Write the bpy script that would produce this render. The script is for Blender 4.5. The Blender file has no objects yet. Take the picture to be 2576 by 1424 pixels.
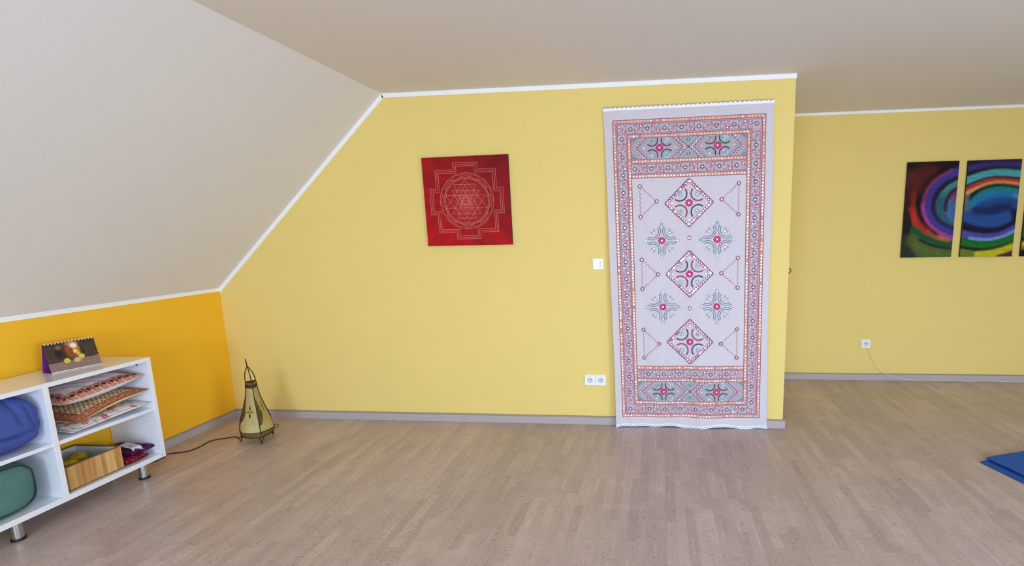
import bpy, bmesh, math, random
import numpy as np
from mathutils import Vector, Matrix
random.seed(7)
sc = bpy.context.scene
COL = sc.collection
PI = math.pi

# ------------------------------------------------------------------ colours
def lin(c):
    return tuple(((v/255.0)/12.92 if v/255.0 <= .04045 else ((v/255.0+.055)/1.055)**2.4) for v in c)
def rgba(c):
    return lin(c)+(1.0,)

# ------------------------------------------------------------------ materials
def new_mat(name):
    m = bpy.data.materials.new(name); m.use_nodes = True
    nt = m.node_tree
    return m, nt, nt.nodes['Principled BSDF']
def mat(name, c, rough=.6, metal=0., bump=0., bscale=200., var=0., vscale=6., spec=.5, sheen=0., coat=0.):
    """plain material with optional fine bump and a subtle noise variation of the colour"""
    m, nt, b = new_mat(name)
    b.inputs['Roughness'].default_value = rough
    b.inputs['Metallic'].default_value = metal
    b.inputs['Specular IOR Level'].default_value = spec
    if sheen: b.inputs['Sheen Weight'].default_value = sheen
    if coat: b.inputs['Coat Weight'].default_value = coat
    tc = nt.nodes.new('ShaderNodeTexCoord')
    if var:
        n = nt.nodes.new('ShaderNodeTexNoise'); n.inputs['Scale'].default_value = vscale; n.inputs['Detail'].default_value = 5
        nt.links.new(tc.outputs['Object'], n.inputs['Vector'])
        mx = nt.nodes.new('ShaderNodeMix'); mx.data_type = 'RGBA'
        l = lin(c)
        mx.inputs['A'].default_value = tuple(v*(1-var) for v in l)+(1,)
        mx.inputs['B'].default_value = tuple(min(1, v*(1+var)) for v in l)+(1,)
        nt.links.new(n.outputs['Fac'], mx.inputs['Factor']); nt.links.new(mx.outputs['Result'], b.inputs['Base Color'])
    else:
        b.inputs['Base Color'].default_value = rgba(c)
    if bump:
        n2 = nt.nodes.new('ShaderNodeTexNoise'); n2.inputs['Scale'].default_value = bscale; n2.inputs['Detail'].default_value = 3
        nt.links.new(tc.outputs['Object'], n2.inputs['Vector'])
        bp = nt.nodes.new('ShaderNodeBump'); bp.inputs['Strength'].default_value = bump; bp.inputs['Distance'].default_value = .002
        nt.links.new(n2.outputs['Fac'], bp.inputs['Height']); nt.links.new(bp.outputs['Normal'], b.inputs['Normal'])
    return m
def painted(name, rough=.8, bump=.15, bscale=900., spec=.3):
    """material whose colour is the painted colour attribute of the mesh (a print, a picture)"""
    m, nt, b = new_mat(name)
    a = nt.nodes.new('ShaderNodeAttribute'); a.attribute_name = 'Col'
    nt.links.new(a.outputs['Color'], b.inputs['Base Color'])
    b.inputs['Roughness'].default_value = rough; b.inputs['Specular IOR Level'].default_value = spec
    tc = nt.nodes.new('ShaderNodeTexCoord')
    n2 = nt.nodes.new('ShaderNodeTexNoise'); n2.inputs['Scale'].default_value = bscale
    nt.links.new(tc.outputs['Object'], n2.inputs['Vector'])
    bp = nt.nodes.new('ShaderNodeBump'); bp.inputs['Strength'].default_value = bump; bp.inputs['Distance'].default_value = .001
    nt.links.new(n2.outputs['Fac'], bp.inputs['Height']); nt.links.new(bp.outputs['Normal'], b.inputs['Normal'])
    return m

M = {}
M['yellow'] = mat('yellow_wall_paint', (233, 209, 127), .75, bump=.25, bscale=260, var=.02, vscale=3, spec=.3)
M['orange'] = mat('orange_wall_paint', (248, 190, 42), .75, bump=.25, bscale=260, var=.02, vscale=3, spec=.3)
M['off_white'] = mat('off_white_wall_paint', (228, 226, 222), .8)
M['ceiling'] = mat('ceiling_paint', (227, 223, 220), .85, bump=.3, bscale=320, var=.015, vscale=2, spec=.2)
M['white_trim'] = mat('white_trim_paint', (246, 246, 248), .6, spec=.4)
M['plastic'] = mat('white_socket_plastic', (238, 243, 244), .28, spec=.5)
M['plastic_dark'] = mat('socket_recess_grey', (212, 219, 222), .35)
M['socket_hole'] = mat('socket_hole_black', (25, 25, 28), .6)
M['melamine'] = mat('white_melamine', (236, 240, 250), .14, spec=.8, coat=.5)
M['chrome'] = mat('brushed_steel', (200, 198, 196), .28, metal=1.)
M['rubber'] = mat('black_rubber', (18, 18, 20), .6)
M['brass'] = mat('aged_brass', (120, 84, 30), .45, metal=.7)
M['black_cord'] = mat('black_cord', (18, 13, 11), .55)
M['white_cord'] = mat('cream_cable', (226, 220, 208), .45)
M['canvas_side'] = mat('canvas_side_dark', (70, 14, 18), .7)
M['canvas_black'] = mat('canvas_edge_black', (22, 14, 20), .6)
M['gold_line'] = mat('pale_copper_line', (222, 138, 112), .55)
M['mat_blue'] = mat('blue_yoga_mat', (22, 84, 170), .8, bump=.4, bscale=700, var=.06, vscale=40)
M['blue_cloth'] = mat('blue_cotton', (72, 90, 162), .95, bump=.5, bscale=900, var=.09, vscale=14, spec=.15)
M['green_cloth'] = mat('green_cotton', (88, 128, 122), .95, bump=.5, bscale=900, var=.10, vscale=14, spec=.15)
M['green_pipe'] = mat('dark_green_piping', (38, 62, 62), .9)
M['bronze'] = mat('dark_bronze_wire', (58, 42, 26), .5, metal=.5)
M['print'] = painted('printed_cotton', .9, .25, 1100)
M['oil'] = painted('painted_canvas', .7, .2, 1400, .22)
M['paper'] = painted('glossy_photo_paper', .3, .02, 300, .5)
M['parchment'] = painted('goatskin_parchment', .32, .25, 60, .5)
M['purple_card'] = mat('purple_card', (120, 40, 130), .6)
M['white_paper'] = mat('white_paper_label', (226, 222, 232), .7)
M['pompom'] = mat('yellow_wool', (178, 146, 8), .95, bump=1., bscale=260, var=.15, vscale=90)
M['grey_fluff'] = mat('grey_white_tissue', (196, 194, 188), .9, bump=.6, bscale=120, var=.1, vscale=30)
M['lining'] = mat('pale_box_lining', (206, 210, 214), .7, var=.05, vscale=30)
M['box_rim'] = mat('olive_brown_edge', (112, 96, 62), .7)

# cork floor -----------------------------------------------------------
def cork(name, base, floor=True):
    m, nt, b = new_mat(name)
    N = nt.nodes.new; L = nt.links.new
    tc = N('ShaderNodeTexCoord')
    def mapping(rot=(0, 0, 0), loc=(0, 0, 0), scale=(1, 1, 1)):
        mp = N('ShaderNodeMapping'); mp.inputs['Rotation'].default_value = rot
        mp.inputs['Location'].default_value = loc; mp.inputs['Scale'].default_value = scale
        L(tc.outputs['Object'], mp.inputs['Vector']); return mp
    def mixc(fac, a, bb, mode='MIX'):
        x = N('ShaderNodeMix'); x.data_type = 'RGBA'; x.blend_type = mode
        if isinstance(fac, float): x.inputs['Factor'].default_value = fac
        else: L(fac, x.inputs['Factor'])
        for s_, v in (('A', a), ('B', bb)):
            if isinstance(v, tuple): x.inputs[s_].default_value = v
            else: L(v, x.inputs[s_])
        return x.outputs['Result']
    def ramp(src, p0, p1, c0=(0, 0, 0, 1), c1=(1, 1, 1, 1)):
        r = N('ShaderNodeValToRGB'); r.color_ramp.elements[0].position = p0; r.color_ramp.elements[1].position = p1
        r.color_ramp.elements[0].color = c0; r.color_ramp.elements[1].color = c1
        L(src, r.inputs['Fac']); return r.outputs['Color']
    bc = rgba(base)
    dark = tuple(v*.84 for v in bc[:3])+(1,); light = tuple(min(1, v*1.13) for v in bc[:3])+(1,)
    # planks run along y: the brick rows are stacked along x
    mp = mapping(rot=(0, 0, -PI/2), loc=(0, .1, 0))
    br = N('ShaderNodeTexBrick'); L(mp.outputs[0], br.inputs['Vector'])
    br.inputs['Scale'].default_value = 1; br.inputs['Brick Width'].default_value = 1.21; br.inputs['Row Height'].default_value = .2
    br.inputs['Mortar Size'].default_value = .0009; br.inputs['Mortar Smooth'].default_value = .3; br.offset = .42
    br.inputs['Color1'].default_value = light; br.inputs['Color2'].default_value = dark
    br.inputs['Mortar'].default_value = tuple(v*.62 for v in bc[:3])+(1,); br.inputs['Bias'].default_value = 0
    # cork chips glued as strips inside each plank
    b2 = N('ShaderNodeTexBrick'); mp2 = mapping(rot=(0, 0, -PI/2), loc=(.13, .1, 0)); L(mp2.outputs[0], b2.inputs['Vector'])
    b2.inputs['Scale'].default_value = 1; b2.inputs['Brick Width'].default_value = .31; b2.inputs['Row Height'].default_value = .05
    b2.inputs['Mortar Size'].default_value = .0; b2.offset = .37; b2.squash = 1.6; b2.squash_frequency = 3
    b2.inputs['Color1'].default_value = (.80, .79, .78, 1); b2.inputs['Color2'].default_value = (1.12, 1.12, 1.13, 1)
    b3 = N('ShaderNodeTexBrick'); mp3 = mapping(rot=(0, 0, -PI/2), loc=(.4, .1, 0)); L(mp3.outputs[0], b3.inputs['Vector'])
    b3.inputs['Scale'].default_value = 1; b3.inputs['Brick Width'].default_value = .23; b3.inputs['Row Height'].default_value = .0125
    b3.inputs['Mortar Size'].default_value = .0; b3.offset = .3
    b3.inputs['Color1'].default_value = (.95, .95, .95, 1); b3.inputs['Color2'].default_value = (1.04, 1.04, 1.04, 1)
    col = mixc(.42, bc, br.outputs['Color'])
    col = mixc(.60, col, mixc(1., col, b2.outputs['Color'], 'MULTIPLY'))
    col = mixc(.55, col, mixc(1., col, b3.outputs['Color'], 'MULTIPLY'))
    # fine dark ticks lying across the planks
    n1 = N('ShaderNodeTexNoise'); mpa = mapping(scale=(38, 150, 60)); L(mpa.outputs[0], n1.inputs['Vector'])
    n1.inputs['Scale'].default_value = 1; n1.inputs['Detail'].default_value = 3; n1.inputs['Roughness'].default_value = .6
    tick = ramp(n1.outputs['Fac'], .56, .68)
    n2 = N('ShaderNodeTexNoise'); mpb = mapping(scale=(22, 2.2, 10)); L(mpb.outputs[0], n2.inputs['Vector'])
    n2.inputs['Scale'].default_value = 1; n2.inputs['Detail'].default_value = 2
    zone = ramp(n2.outputs['Fac'], .40, .56, (.15, .15, .15, 1), (1, 1, 1, 1))
    mm = mixc(1., tick, zone, 'MULTIPLY')
    col = mixc(mm, col, mixc(1., col, (.50, .46, .48, 1), 'MULTIPLY'))
    # scattered darker knots
    n3 = N('ShaderNodeTexNoise'); mpc = mapping(scale=(26, 44, 30), loc=(3, 1, 0)); L(mpc.outputs[0], n3.inputs['Vector'])
    n3.inputs['Scale'].default_value = 1; n3.inputs['Detail'].default_value = 4
    kn = ramp(n3.outputs['Fac'], .70, .78)
    col = mixc(kn, col, mixc(1., col, (.58, .54, .56, 1), 'MULTIPLY'))
    # light streaks along the planks
    n4 = N('ShaderNodeTexNoise'); mpd = mapping(scale=(55, 2.5, 10), loc=(9, 4, 0)); L(mpd.outputs[0], n4.inputs['Vector'])
    n4.inputs['Scale'].default_value = 1; n4.inputs['Detail'].default_value = 2
    st = ramp(n4.outputs['Fac'], .62, .72)
    col = mixc(st, col, mixc(1., col, (1.24, 1.23, 1.22, 1), 'MULTIPLY'))
    # granular mottling of the cork itself
    n5 = N('ShaderNodeTexNoise'); L(tc.outputs['Object'], n5.inputs['Vector']); n5.inputs['Scale'].default_value = 130; n5.inputs['Detail'].default_value = 6; n5.inputs['Roughness'].default_value = .75
    col = mixc(1., col, ramp(n5.outputs['Fac'], .30, .70, (.80, .785, .785, 1), (1.17, 1.17, 1.17, 1)), 'MULTIPLY')
    n6 = N('ShaderNodeTexNoise'); L(tc.outputs['Object'], n6.inputs['Vector']); n6.inputs['Scale'].default_value = 7; n6.inputs['Detail'].default_value = 3
    col = mixc(1., col, ramp(n6.outputs['Fac'], .30, .70, (.95, .93, .95, 1), (1.04, 1.05, 1.03, 1)), 'MULTIPLY')
    # short dark cracks in bundles
    v1 = N('ShaderNodeTexVoronoi'); v1.feature = 'DISTANCE_TO_EDGE'; mpv = mapping(scale=(34, 78, 40)); L(mpv.outputs[0], v1.inputs['Vector']); v1.inputs['Scale'].default_value = 1
    crack = ramp(v1.outputs['Distance'], .0, .05, (1, 1, 1, 1), (0, 0, 0, 1))
    n7 = N('ShaderNodeTexNoise'); mpe = mapping(scale=(9, 16, 10), loc=(5, 2, 0)); L(mpe.outputs[0], n7.inputs['Vector']); n7.inputs['Scale'].default_value = 1; n7.inputs['Detail'].default_value = 5; n7.inputs['Roughness'].default_value = .7
    cz = mixc(1., crack, ramp(n7.outputs['Fac'], .52, .66), 'MULTIPLY')
    col = mixc(cz, col, mixc(1., col, (.60, .55, .57, 1), 'MULTIPLY'))
    L(col, b.inputs['Base Color'])
    b.inputs['Roughness'].default_value = .34 if floor else .6
    b.inputs['Specular IOR Level'].default_value = .45 if floor else .3
    bp = N('ShaderNodeBump'); bp.inputs['Strength'].default_value = .3; bp.inputs['Distance'].default_value = .001
    L(n1.outputs['Fac'], bp.inputs['Height']); L(bp.outputs['Normal'], b.inputs['Normal'])
    return m
M['cork'] = cork('cork_floor', (190, 173, 166))
M['cork_base'] = mat('cork_baseboard', (178, 168, 168), .55, bump=.2, bscale=300, var=.16, vscale=60)
M['base_groove'] = mat('baseboard_groove', (84, 80, 74), .7)
M['base_edge'] = mat('baseboard_top_edge', (152, 146, 138), .45)

def wood_strips(name):
    m, nt, b = new_mat(name)
    tc = nt.nodes.new('ShaderNodeTexCoord')
    mp = nt.nodes.new('ShaderNodeMapping'); mp.inputs['Scale'].default_value = (60, 60, 4)
    n = nt.nodes.new('ShaderNodeTexNoise'); n.inputs['Scale'].default_value = 1; n.inputs['Detail'].default_value = 4
    sp = nt.nodes.new('ShaderNodeSeparateXYZ')
    wn = nt.nodes.new('ShaderNodeTexWhiteNoise'); wn.noise_dimensions = '1D'
    mu = nt.nodes.new('ShaderNodeMath'); mu.operation = 'MULTIPLY'; mu.inputs[1].default_value = 38
    fl = nt.nodes.new('ShaderNodeMath'); fl.operation = 'FLOOR'
    L = nt.links.new
    L(tc.outputs['Object'], mp.inputs['Vector']); L(mp.outputs[0], n.inputs['Vector']); L(tc.outputs['Object'], sp.inputs[0])
    L(sp.outputs['Y'], mu.inputs[0]); L(mu.outputs[0], fl.inputs[0]); L(fl.outputs[0], wn.inputs['W'])
    r = nt.nodes.new('ShaderNodeValToRGB')
    r.color_ramp.elements[0].color = rgba((190, 138, 80)); r.color_ramp.elements[1].color = rgba((228, 184, 124))
    L(wn.outputs['Value'], r.inputs['Fac'])
    mx = nt.nodes.new('ShaderNodeMix'); mx.data_type = 'RGBA'; mx.blend_type = 'MULTIPLY'; mx.inputs['Factor'].default_value = .6
    r2 = nt.nodes.new('ShaderNodeValToRGB'); r2.color_ramp.elements[0].position = .35; r2.color_ramp.elements[1].position = .6
    r2.color_ramp.elements[0].color = (.62, .55, .45, 1); r2.color_ramp.elements[1].color = (1, 1, 1, 1)
    L(n.outputs['Fac'], r2.inputs['Fac']); L(r.outputs['Color'], mx.inputs['A']); L(r2.outputs['Color'], mx.inputs['B'])
    L(mx.outputs['Result'], b.inputs['Base Color']); b.inputs['Roughness'].default_value = .45
    return m
M['bamboo'] = wood_strips('bamboo_strips')

# ------------------------------------------------------------------ object helpers
def link_mesh(name, verts, faces, mats, fm=None, parent=None, smooth=False, loc=None):
    me = bpy.data.meshes.new(name)
    me.from_pydata([tuple(v) for v in verts], [], faces)
    for m in (mats if isinstance(mats, (list, tuple)) else [mats]): me.materials.append(m)
    if fm: me.polygons.foreach_set('material_index', fm)
    if smooth: me.polygons.foreach_set('use_smooth', [True]*len(me.polygons))
    me.update()
    o = bpy.data.objects.new(name, me); COL.objects.link(o)
    if parent: o.parent = parent
    if loc: o.location = loc
    return o
def set_col(o, cols):
    ca = o.data.color_attributes.new('Col', 'FLOAT_COLOR', 'POINT')
    a = np.ones((len(o.data.vertices), 4), dtype=np.float32); a[:, :3] = np.asarray(cols, dtype=np.float32)
    ca.data.foreach_set('color', a.ravel())
class MB:
    """collects shapes into one mesh"""
    def __init__(s): s.v = []; s.f = []; s.m = []
    def add(s, vs, fs, mi=0):
        n = len(s.v); s.v += [tuple(v) for v in vs]; s.f += [tuple(i+n for i in f) for f in fs]; s.m += [mi]*len(fs)
    def box(s, x0, x1, y0, y1, z0, z1, mi=0, bev=0.):
        if x0 > x1: x0, x1 = x1, x0
        if y0 > y1: y0, y1 = y1, y0
        if bev:
            bm = bmesh.new(); bmesh.ops.create_cube(bm, size=1)
            for v in bm.verts:
                v.co = Vector(((x0+x1)/2+v.co.x*(x1-x0), (y0+y1)/2+v.co.y*(y1-y0), (z0+z1)/2+v.co.z*(z1-z0)))
            bmesh.ops.bevel(bm, geom=bm.edges[:], offset=bev, segments=2, affect='EDGES', profile=.5)
            bm.verts.index_update()
            s.add([v.co[:] for v in bm.verts], [[v.index for v in f.verts] for f in bm.faces], mi); bm.free(); return
        s.add([(x0, y0, z0), (x1, y0, z0), (x1, y1, z0), (x0, y1, z0), (x0, y0, z1), (x1, y0, z1), (x1, y1, z1), (x0, y1, z1)],
              [(0, 3, 2, 1), (4, 5, 6, 7), (0, 1, 5, 4), (1, 2, 6, 5), (2, 3, 7, 6), (3, 0, 4, 7)], mi)
    def tube(s, pts, r, n=8, mi=0, closed=False):
        pts = [Vector(p) for p in pts]; rs = r if isinstance(r, (list, tuple)) else [r]*len(pts)
        up = None; rings = []
        for i, p in enumerate(pts):
            a = pts[i-1] if (i > 0 or closed) else p; b = pts[(i+1) % len(pts)] if (i < len(pts)-1 or closed) else p
            t = (b-a).normalized()
            if up is None:
                up = Vector((0, 0, 1)) if abs(t.z) < .9 else Vector((1, 0, 0))
            u = (up-t*up.dot(t)).normalized(); w = t.cross(u); up = u
            rings.append([p+(u*math.cos(2*PI*k/n)+w*math.sin(2*PI*k/n))*rs[i] for k in range(n)])
        vs = [v for rg in rings for v in rg]; fs = []
        m = len(rings)
        for i in range(m if closed else m-1):
            for k in range(n):
                a = i*n+k; b = i*n+(k+1) % n; c = ((i+1) % m)*n+(k+1) % n; d = ((i+1) % m)*n+k
                fs.append((a, b, c, d))
        if not closed:
            fs.append(tuple(range(n-1, -1, -1))); fs.append(tuple((m-1)*n+k for k in range(n)))
        s.add(vs, fs, mi)
    def cyl(s, c, axis, r0, r1, h, n=32, mi=0, cap=True):
        c = Vector(c); ax = Vector(axis).normalized()
        u = Vector((0, 0, 1)) if abs(ax.z) < .9 else Vector((1, 0, 0)); u = (u-ax*u.dot(ax)).normalized(); w = ax.cross(u)
        vs = [c+(u*math.cos(2*PI*k/n)+w*math.sin(2*PI*k/n))*r0 for k in range(n)]+[c+ax*h+(u*math.cos(2*PI*k/n)+w*math.sin(2*PI*k/n))*r1 for k in range(n)]
        fs = [(k, (k+1) % n, n+(k+1) % n, n+k) for k in range(n)]
        if cap: fs += [tuple(range(n-1, -1, -1)), tuple(range(n, 2*n))]
        s.add(vs, fs, mi)
    def build(s, name, mats, parent=None, smooth=False):
        o = link_mesh(name, s.v, s.f, mats, s.m, parent, False)
        if smooth:
            o.data.polygons.foreach_set('use_smooth', [True]*len(o.data.polygons))
            md = o.modifiers.new('Smooth by angle', 'EDGE_SPLIT'); md.split_angle = math.radians(40)
        return o
def tag(o, label, cat, group=None):
    o['label'] = label; o['category'] = cat
    if group: o['group'] = group
    return o
def struct(o): o['kind'] = 'structure'; return o
def thing(name, label, cat, loc=(0, 0, 0), group=None):
    o = bpy.data.objects.new(name, None); COL.objects.link(o); o.location = loc; o.empty_display_size = .05
    return tag(o, label, cat, group)
def reparent(o, root):
    """mesh given in world coordinates becomes a child of root"""
    o.parent = root
    o.data.transform(Matrix.Translation(-Vector(root.location)))
    return o

# ------------------------------------------------------------------ the room (metres, main wall is the plane y = 0)
XL, XF, XC, XR, XK = -3.525, -2.008, .941, 3.75, 5.25       # left knee wall, ceiling fold, partition corner, right fold, right knee wall
HK, HC, DR, YF = 1.0915, 2.5177, 1.279, -6.9               # knee wall height, ceiling height, recess depth, gable wall
def prism(name, poly, y0, y1, m, st=True):
    n = len(poly)
    vs = [(x, y0, z) for x, z in poly]+[(x, y1, z) for x, z in poly]
    fs = [tuple(range(n)), tuple(range(2*n-1, n-1, -1))]+[(i, n+i, n+(i+1) % n, (i+1) % n) for i in range(n)]
    return struct(link_mesh(name, vs, fs, m))
mb = MB(); mb.box(XL-.12, XK+.12, YF-.12, DR+.12, -.08, 0); struct(mb.build('floor', M['cork']))
prism('wall_back', [(XL, 0), (XC, 0), (XC, HC), (XF, HC), (XL, HK)], 0, DR+.1, M['yellow'])
prism('wall_recess', [(XC+.0005, 0), (XK, 0), (XK, HK), (XR, HC), (XC+.0005, HC)], DR, DR+.1, M['yellow'])
mb = MB(); mb.box(XL-.12, XL, YF, DR+.1, 0, HK); struct(mb.build('wall_left', M['orange']))
mb = MB(); mb.box(XK, XK+.12, YF, DR+.1, 0, HK); struct(mb.build('wall_right', M['off_white']))
# ceiling: flat part with the two roof slopes, one continuous plastered surface
cv = []; T = .12
prof = [(XL-.0, HK), (XF, HC), (XR, HC), (XK, HK)]
top = [(XL-.12, HK+.02), (XF-.05, HC+T), (XR+.05, HC+T), (XK+.12, HK+.02)]
vs = []
for y in (YF, DR+.1): vs += [(x, y, z) for x, z in prof]+[(x, y, z) for x, z in top]
fs = []
for i in range(3): fs += [(i, i+1, 8+i+1, 8+i), (4+i, 4+8+i, 4+8+i+1, 4+i+1)]
fs += [(0, 8, 12, 4), (3, 7, 15, 11)]
fs += [(i, 4+i, 5+i, i+1) for i in range(3)]+[(8+i, 9+i, 13+i, 12+i) for i in range(3)]
struct(link_mesh('ceiling', vs, fs, M['ceiling']))

# gable wall behind the camera, with its two windows and a glazed balcony door
WINS = [(-1.9, -.5, .75, 1.9), (.1, 1.9, .05, 2.0), (2.4, 3.6, .75, 1.9)]
def wall_with_holes(name, xs, holes, y0, y1, m):
    mb = MB(); x = XL
    def hz(x): # ceiling height over x
        if x < XF: return HK+(x-XL)/(XF-XL)*(HC-HK)
        if x > XR: return HC-(x-XR)/(XK-XR)*(HC-HK)
        return HC
    def col(xa, xb, za, zb=None):
        n0 = [(xa, za), (xb, za), (xb, hz(xb) if zb is None else zb), (xa, hz(xa) if zb is None else zb)]
        vs = [(a, y0, b) for a, b in n0]+[(a, y1, b) for a, b in n0]
        mb.add(vs, [(0, 1, 2, 3), (7, 6, 5, 4), (0, 4, 5, 1), (1, 5, 6, 2), (2, 6, 7, 3), (3, 7, 4, 0)])
    brk = sorted(set([XL, XF, XR, XK]+[h[0] for h in holes]+[h[1] for h in holes]))
    for a, b in zip(brk[:-1], brk[1:]):
        h = [q for q in holes if q[0] <= a+1e-6 and q[1] >= b-1e-6]
        if h:
            col(a, b, 0, h[0][2]); col(a, b, h[0][3])
        else: col(a, b, 0)
    return struct(mb.build(name, m))
wall_with_holes('wall_front', None, WINS, YF-.2, YF, M['off_white'])
for i, (a, b, z0, z1) in enumerate(WINS):
    mb = MB(); w = .06; y0, y1 = YF-.15, YF-.09
    mb.box(a, b, y0, y1, z0, z0+w); mb.box(a, b, y0, y1, z1-w, z1); mb.box(a, a+w, y0, y1, z0+w, z1-w); mb.box(b-w, b, y0, y1, z0+w, z1-w)
    mb.box((a+b)/2-w/2, (a+b)/2+w/2, y0, y1, z0+w, z1-w)
    struct(mb.build('window_%d' % (i+1), M['white_trim']))

# white paint strips along the ceiling line
mb = MB(); mb.box(XF, XC+.004, -.004, 0, HC-.031, HC-.0005); struct(mb.build('trim_1', M['white_trim']))
d = Vector((XF-XL, 0, HC-HK)).normalized(); nrm = Vector((d.z, 0, -d.x))
mb = MB(); p0 = Vector((XL, 0, HK)); p1 = Vector((XF, 0, HC)); w = .029
q0 = Vector((XL, 0, HK-w/d.x*1.0)); q1 = p1+Vector((w*math.tan(math.acos(d.x)/2)*1.0, 0, -w))
mb.add([p0, p1, q1, q0]+[v+Vector((0, -.004, 0)) for v in (p0, p1, q1, q0)], [(3, 2, 1, 0), (4, 5, 6, 7), (0, 1, 5, 4), (1, 2, 6, 5), (2, 3, 7, 6), (3, 0, 4, 7)])
struct(mb.build('trim_2', M['white_trim']))
mb = MB(); mb.box(XL, XL+.004, YF, 0, HK-.028, HK); struct(mb.build('trim_3', M['white_trim']))
mb = MB(); mb.box(XC, XR, DR-.004, DR, HC-.024, HC-.0005); struct(mb.build('trim_4', M['white_trim']))

# cork baseboards: a flat strip with a rounded, darker top edge
def baseboard(name, a, b, nrm, h=.0669, t=.014):
    a = Vector(a); b = Vector(b); n = Vector(nrm)
    prof = [(0, 0), (t, 0), (t, h-.009), (t-.0015, h-.0085), (t-.0015, h-.0075), (t+.001, h-.007), (t, h-.002), (t-.004, h), (0, h)]
    mi = [0, 0, 2, 2, 1, 1, 1, 1, 0]
    mb = MB()
    vs = [a+n*p+Vector((0, 0, z)) for p, z in prof]+[b+n*p+Vector((0, 0, z)) for p, z in prof]
    k = len(prof)
    for i in range(k): mb.add([vs[i], vs[(i+1) % k], vs[k+(i+1) % k], vs[k+i]], [(0, 1, 2, 3)], mi[i])
    mb.add(vs[:k], [tuple(range(k))], 0); mb.add(vs[k:], [tuple(range(k-1, -1, -1))], 0)
    o = mb.build(name, [M['cork_base'], M['base_edge'], M['base_groove']]); return struct(o)
baseboard('baseboard_back', (XL, 0, 0), (XC+.016, 0, 0), (0, -1, 0), .0669)
baseboard('baseboard_left', (XL, YF, 0), (XL, 0, 0), (1, 0, 0))
baseboard('baseboard_side', (XC, 0, 0), (XC, DR, 0), (1, 0, 0))
baseboard('baseboard_recess', (XC, DR, 0), (XK, DR, 0), (0, -1, 0))
# ------------------------------------------------------------------ embroidered wall hanging
C4 = [(-.308, 2.257), (.749, 2.265), (.763, .088), (-.26, .079)]
PW, PH = 1.04, 2.18
def interp(tab, x):
    for (a, b), (c, d_) in zip(tab[:-1], tab[1:]):
        if x <= c: return b+(d_-b)*max(0, (x-a))/(c-a)
    return tab[-1][1]
def hang_surf(s, t, off=0.):
    x = (1-s)*(1-t)*C4[0][0]+s*(1-t)*C4[1][0]+s*t*C4[2][0]+(1-s)*t*C4[3][0]
    z = (1-s)*(1-t)*C4[0][1]+s*(1-t)*C4[1][1]+s*t*C4[2][1]+(1-s)*t*C4[3][1]
    tt = max(0, min(1.05, t))
    lo = .35+.65*tt
    y = .010+.024*tt
    y += lo*(.0008*math.sin(88*s+2*t)+.0055*math.sin(9*s*1.04+2.0*t+.5)+.0028*math.sin(23*s+1.2*math.sin(4*t)+1)+.0016*math.sin(41*s-3*t))
    e = math.exp(-((s+.055)/.06)**2)
    y += .012*e*tt                       # the left edge stands off the wall a little
    y += .010*math.exp(-((t-1.03)/.05)**2)*(.5+.5*math.sin(11*s+.6))
    z += .0022*math.sin(16*s+.5)*max(0, t)**3*1.2
    return (x, -max(y, .0035)-off, z)
class Hang(MB):
    def P(s, p, q, off): return hang_surf(p/PW, q/PH, off*1.7)
    def poly(s, pts, mi, off): s.add([s.P(p, q, off) for p, q in pts], [tuple(range(len(pts)))], mi)
    def disc(s, p, q, r, mi, off=.0019, n=9, rx=1.):
        s.poly([(p+rx*r*math.cos(2*PI*k/n+.2), q+r*math.sin(2*PI*k/n+.2)) for k in range(n)], mi, off)
    def ring(s, p, q, r0, r1, mi, off=.0015, n=12):
        for k in range(n):
            a, b = 2*PI*k/n, 2*PI*(k+1)/n
            s.poly([(p+r0*math.cos(a), q+r0*math.sin(a)), (p+r1*math.cos(a), q+r1*math.sin(a)), (p+r1*math.cos(b), q+r1*math.sin(b)), (p+r0*math.cos(b), q+r0*math.sin(b))], mi, off)
    def line(s, pts, w, mi, off=.0012):
        n = len(pts); L_ = []; R_ = []
        for i, (p, q) in enumerate(pts):
            a = pts[max(0, i-1)]; b = pts[min(n-1, i+1)]
            dx, dy = b[0]-a[0], b[1]-a[1]; l = math.hypot(dx, dy) or 1; nx, ny = -dy/l*w/2, dx/l*w/2
            L_.append((p+nx, q+ny)); R_.append((p-nx, q-ny))
        for i in range(n-1): s.poly([L_[i], L_[i+1], R_[i+1], R_[i]], mi, off)
    def seg(s, a, b, w, mi, off=.0012, step=.05):
        l = math.hypot(b[0]-a[0], b[1]-a[1]); n = max(1, int(l/step))
        s.line([(a[0]+(b[0]-a[0])*i/n, a[1]+(b[1]-a[1])*i/n) for i in range(n+1)], w, mi, off)
    def dash(s, a, b, w, mi, d=.010, g=.008, off=.0014):
        l = math.hypot(b[0]-a[0], b[1]-a[1]); n = max(1, round(l/(d+g))); st = l/n
        ux, uy = (b[0]-a[0])/l, (b[1]-a[1])/l
        for i in range(n):
            q0 = i*st+g/2; q1 = q0+st*d/(d+g)
            s.line([(a[0]+ux*q0, a[1]+uy*q0), (a[0]+ux*q1, a[1]+uy*q1)], w, mi, off)
    def fill(s, p0, p1, q0, q1, mi, off=.0005, n=.03):
        a = max(1, int((p1-p0)/n)); b = max(1, int((q1-q0)/n))
        for i in range(a):
            for j in range(b):
                x0, x1 = p0+(p1-p0)*i/a, p0+(p1-p0)*(i+1)/a; y0, y1 = q0+(q1-q0)*j/b, q0+(q1-q0)*(j+1)/b
                s.poly([(x0, y0), (x1, y0), (x1, y1), (x0, y1)], mi, off)
    def arc(s, cx, cy, r, a0, a1, w, mi, off=.0014, n=14):
        s.line([(cx+r*math.cos(a0+(a1-a0)*i/n), cy+r*math.sin(a0+(a1-a0)*i/n)) for i in range(n+1)], w, mi, off)
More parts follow.
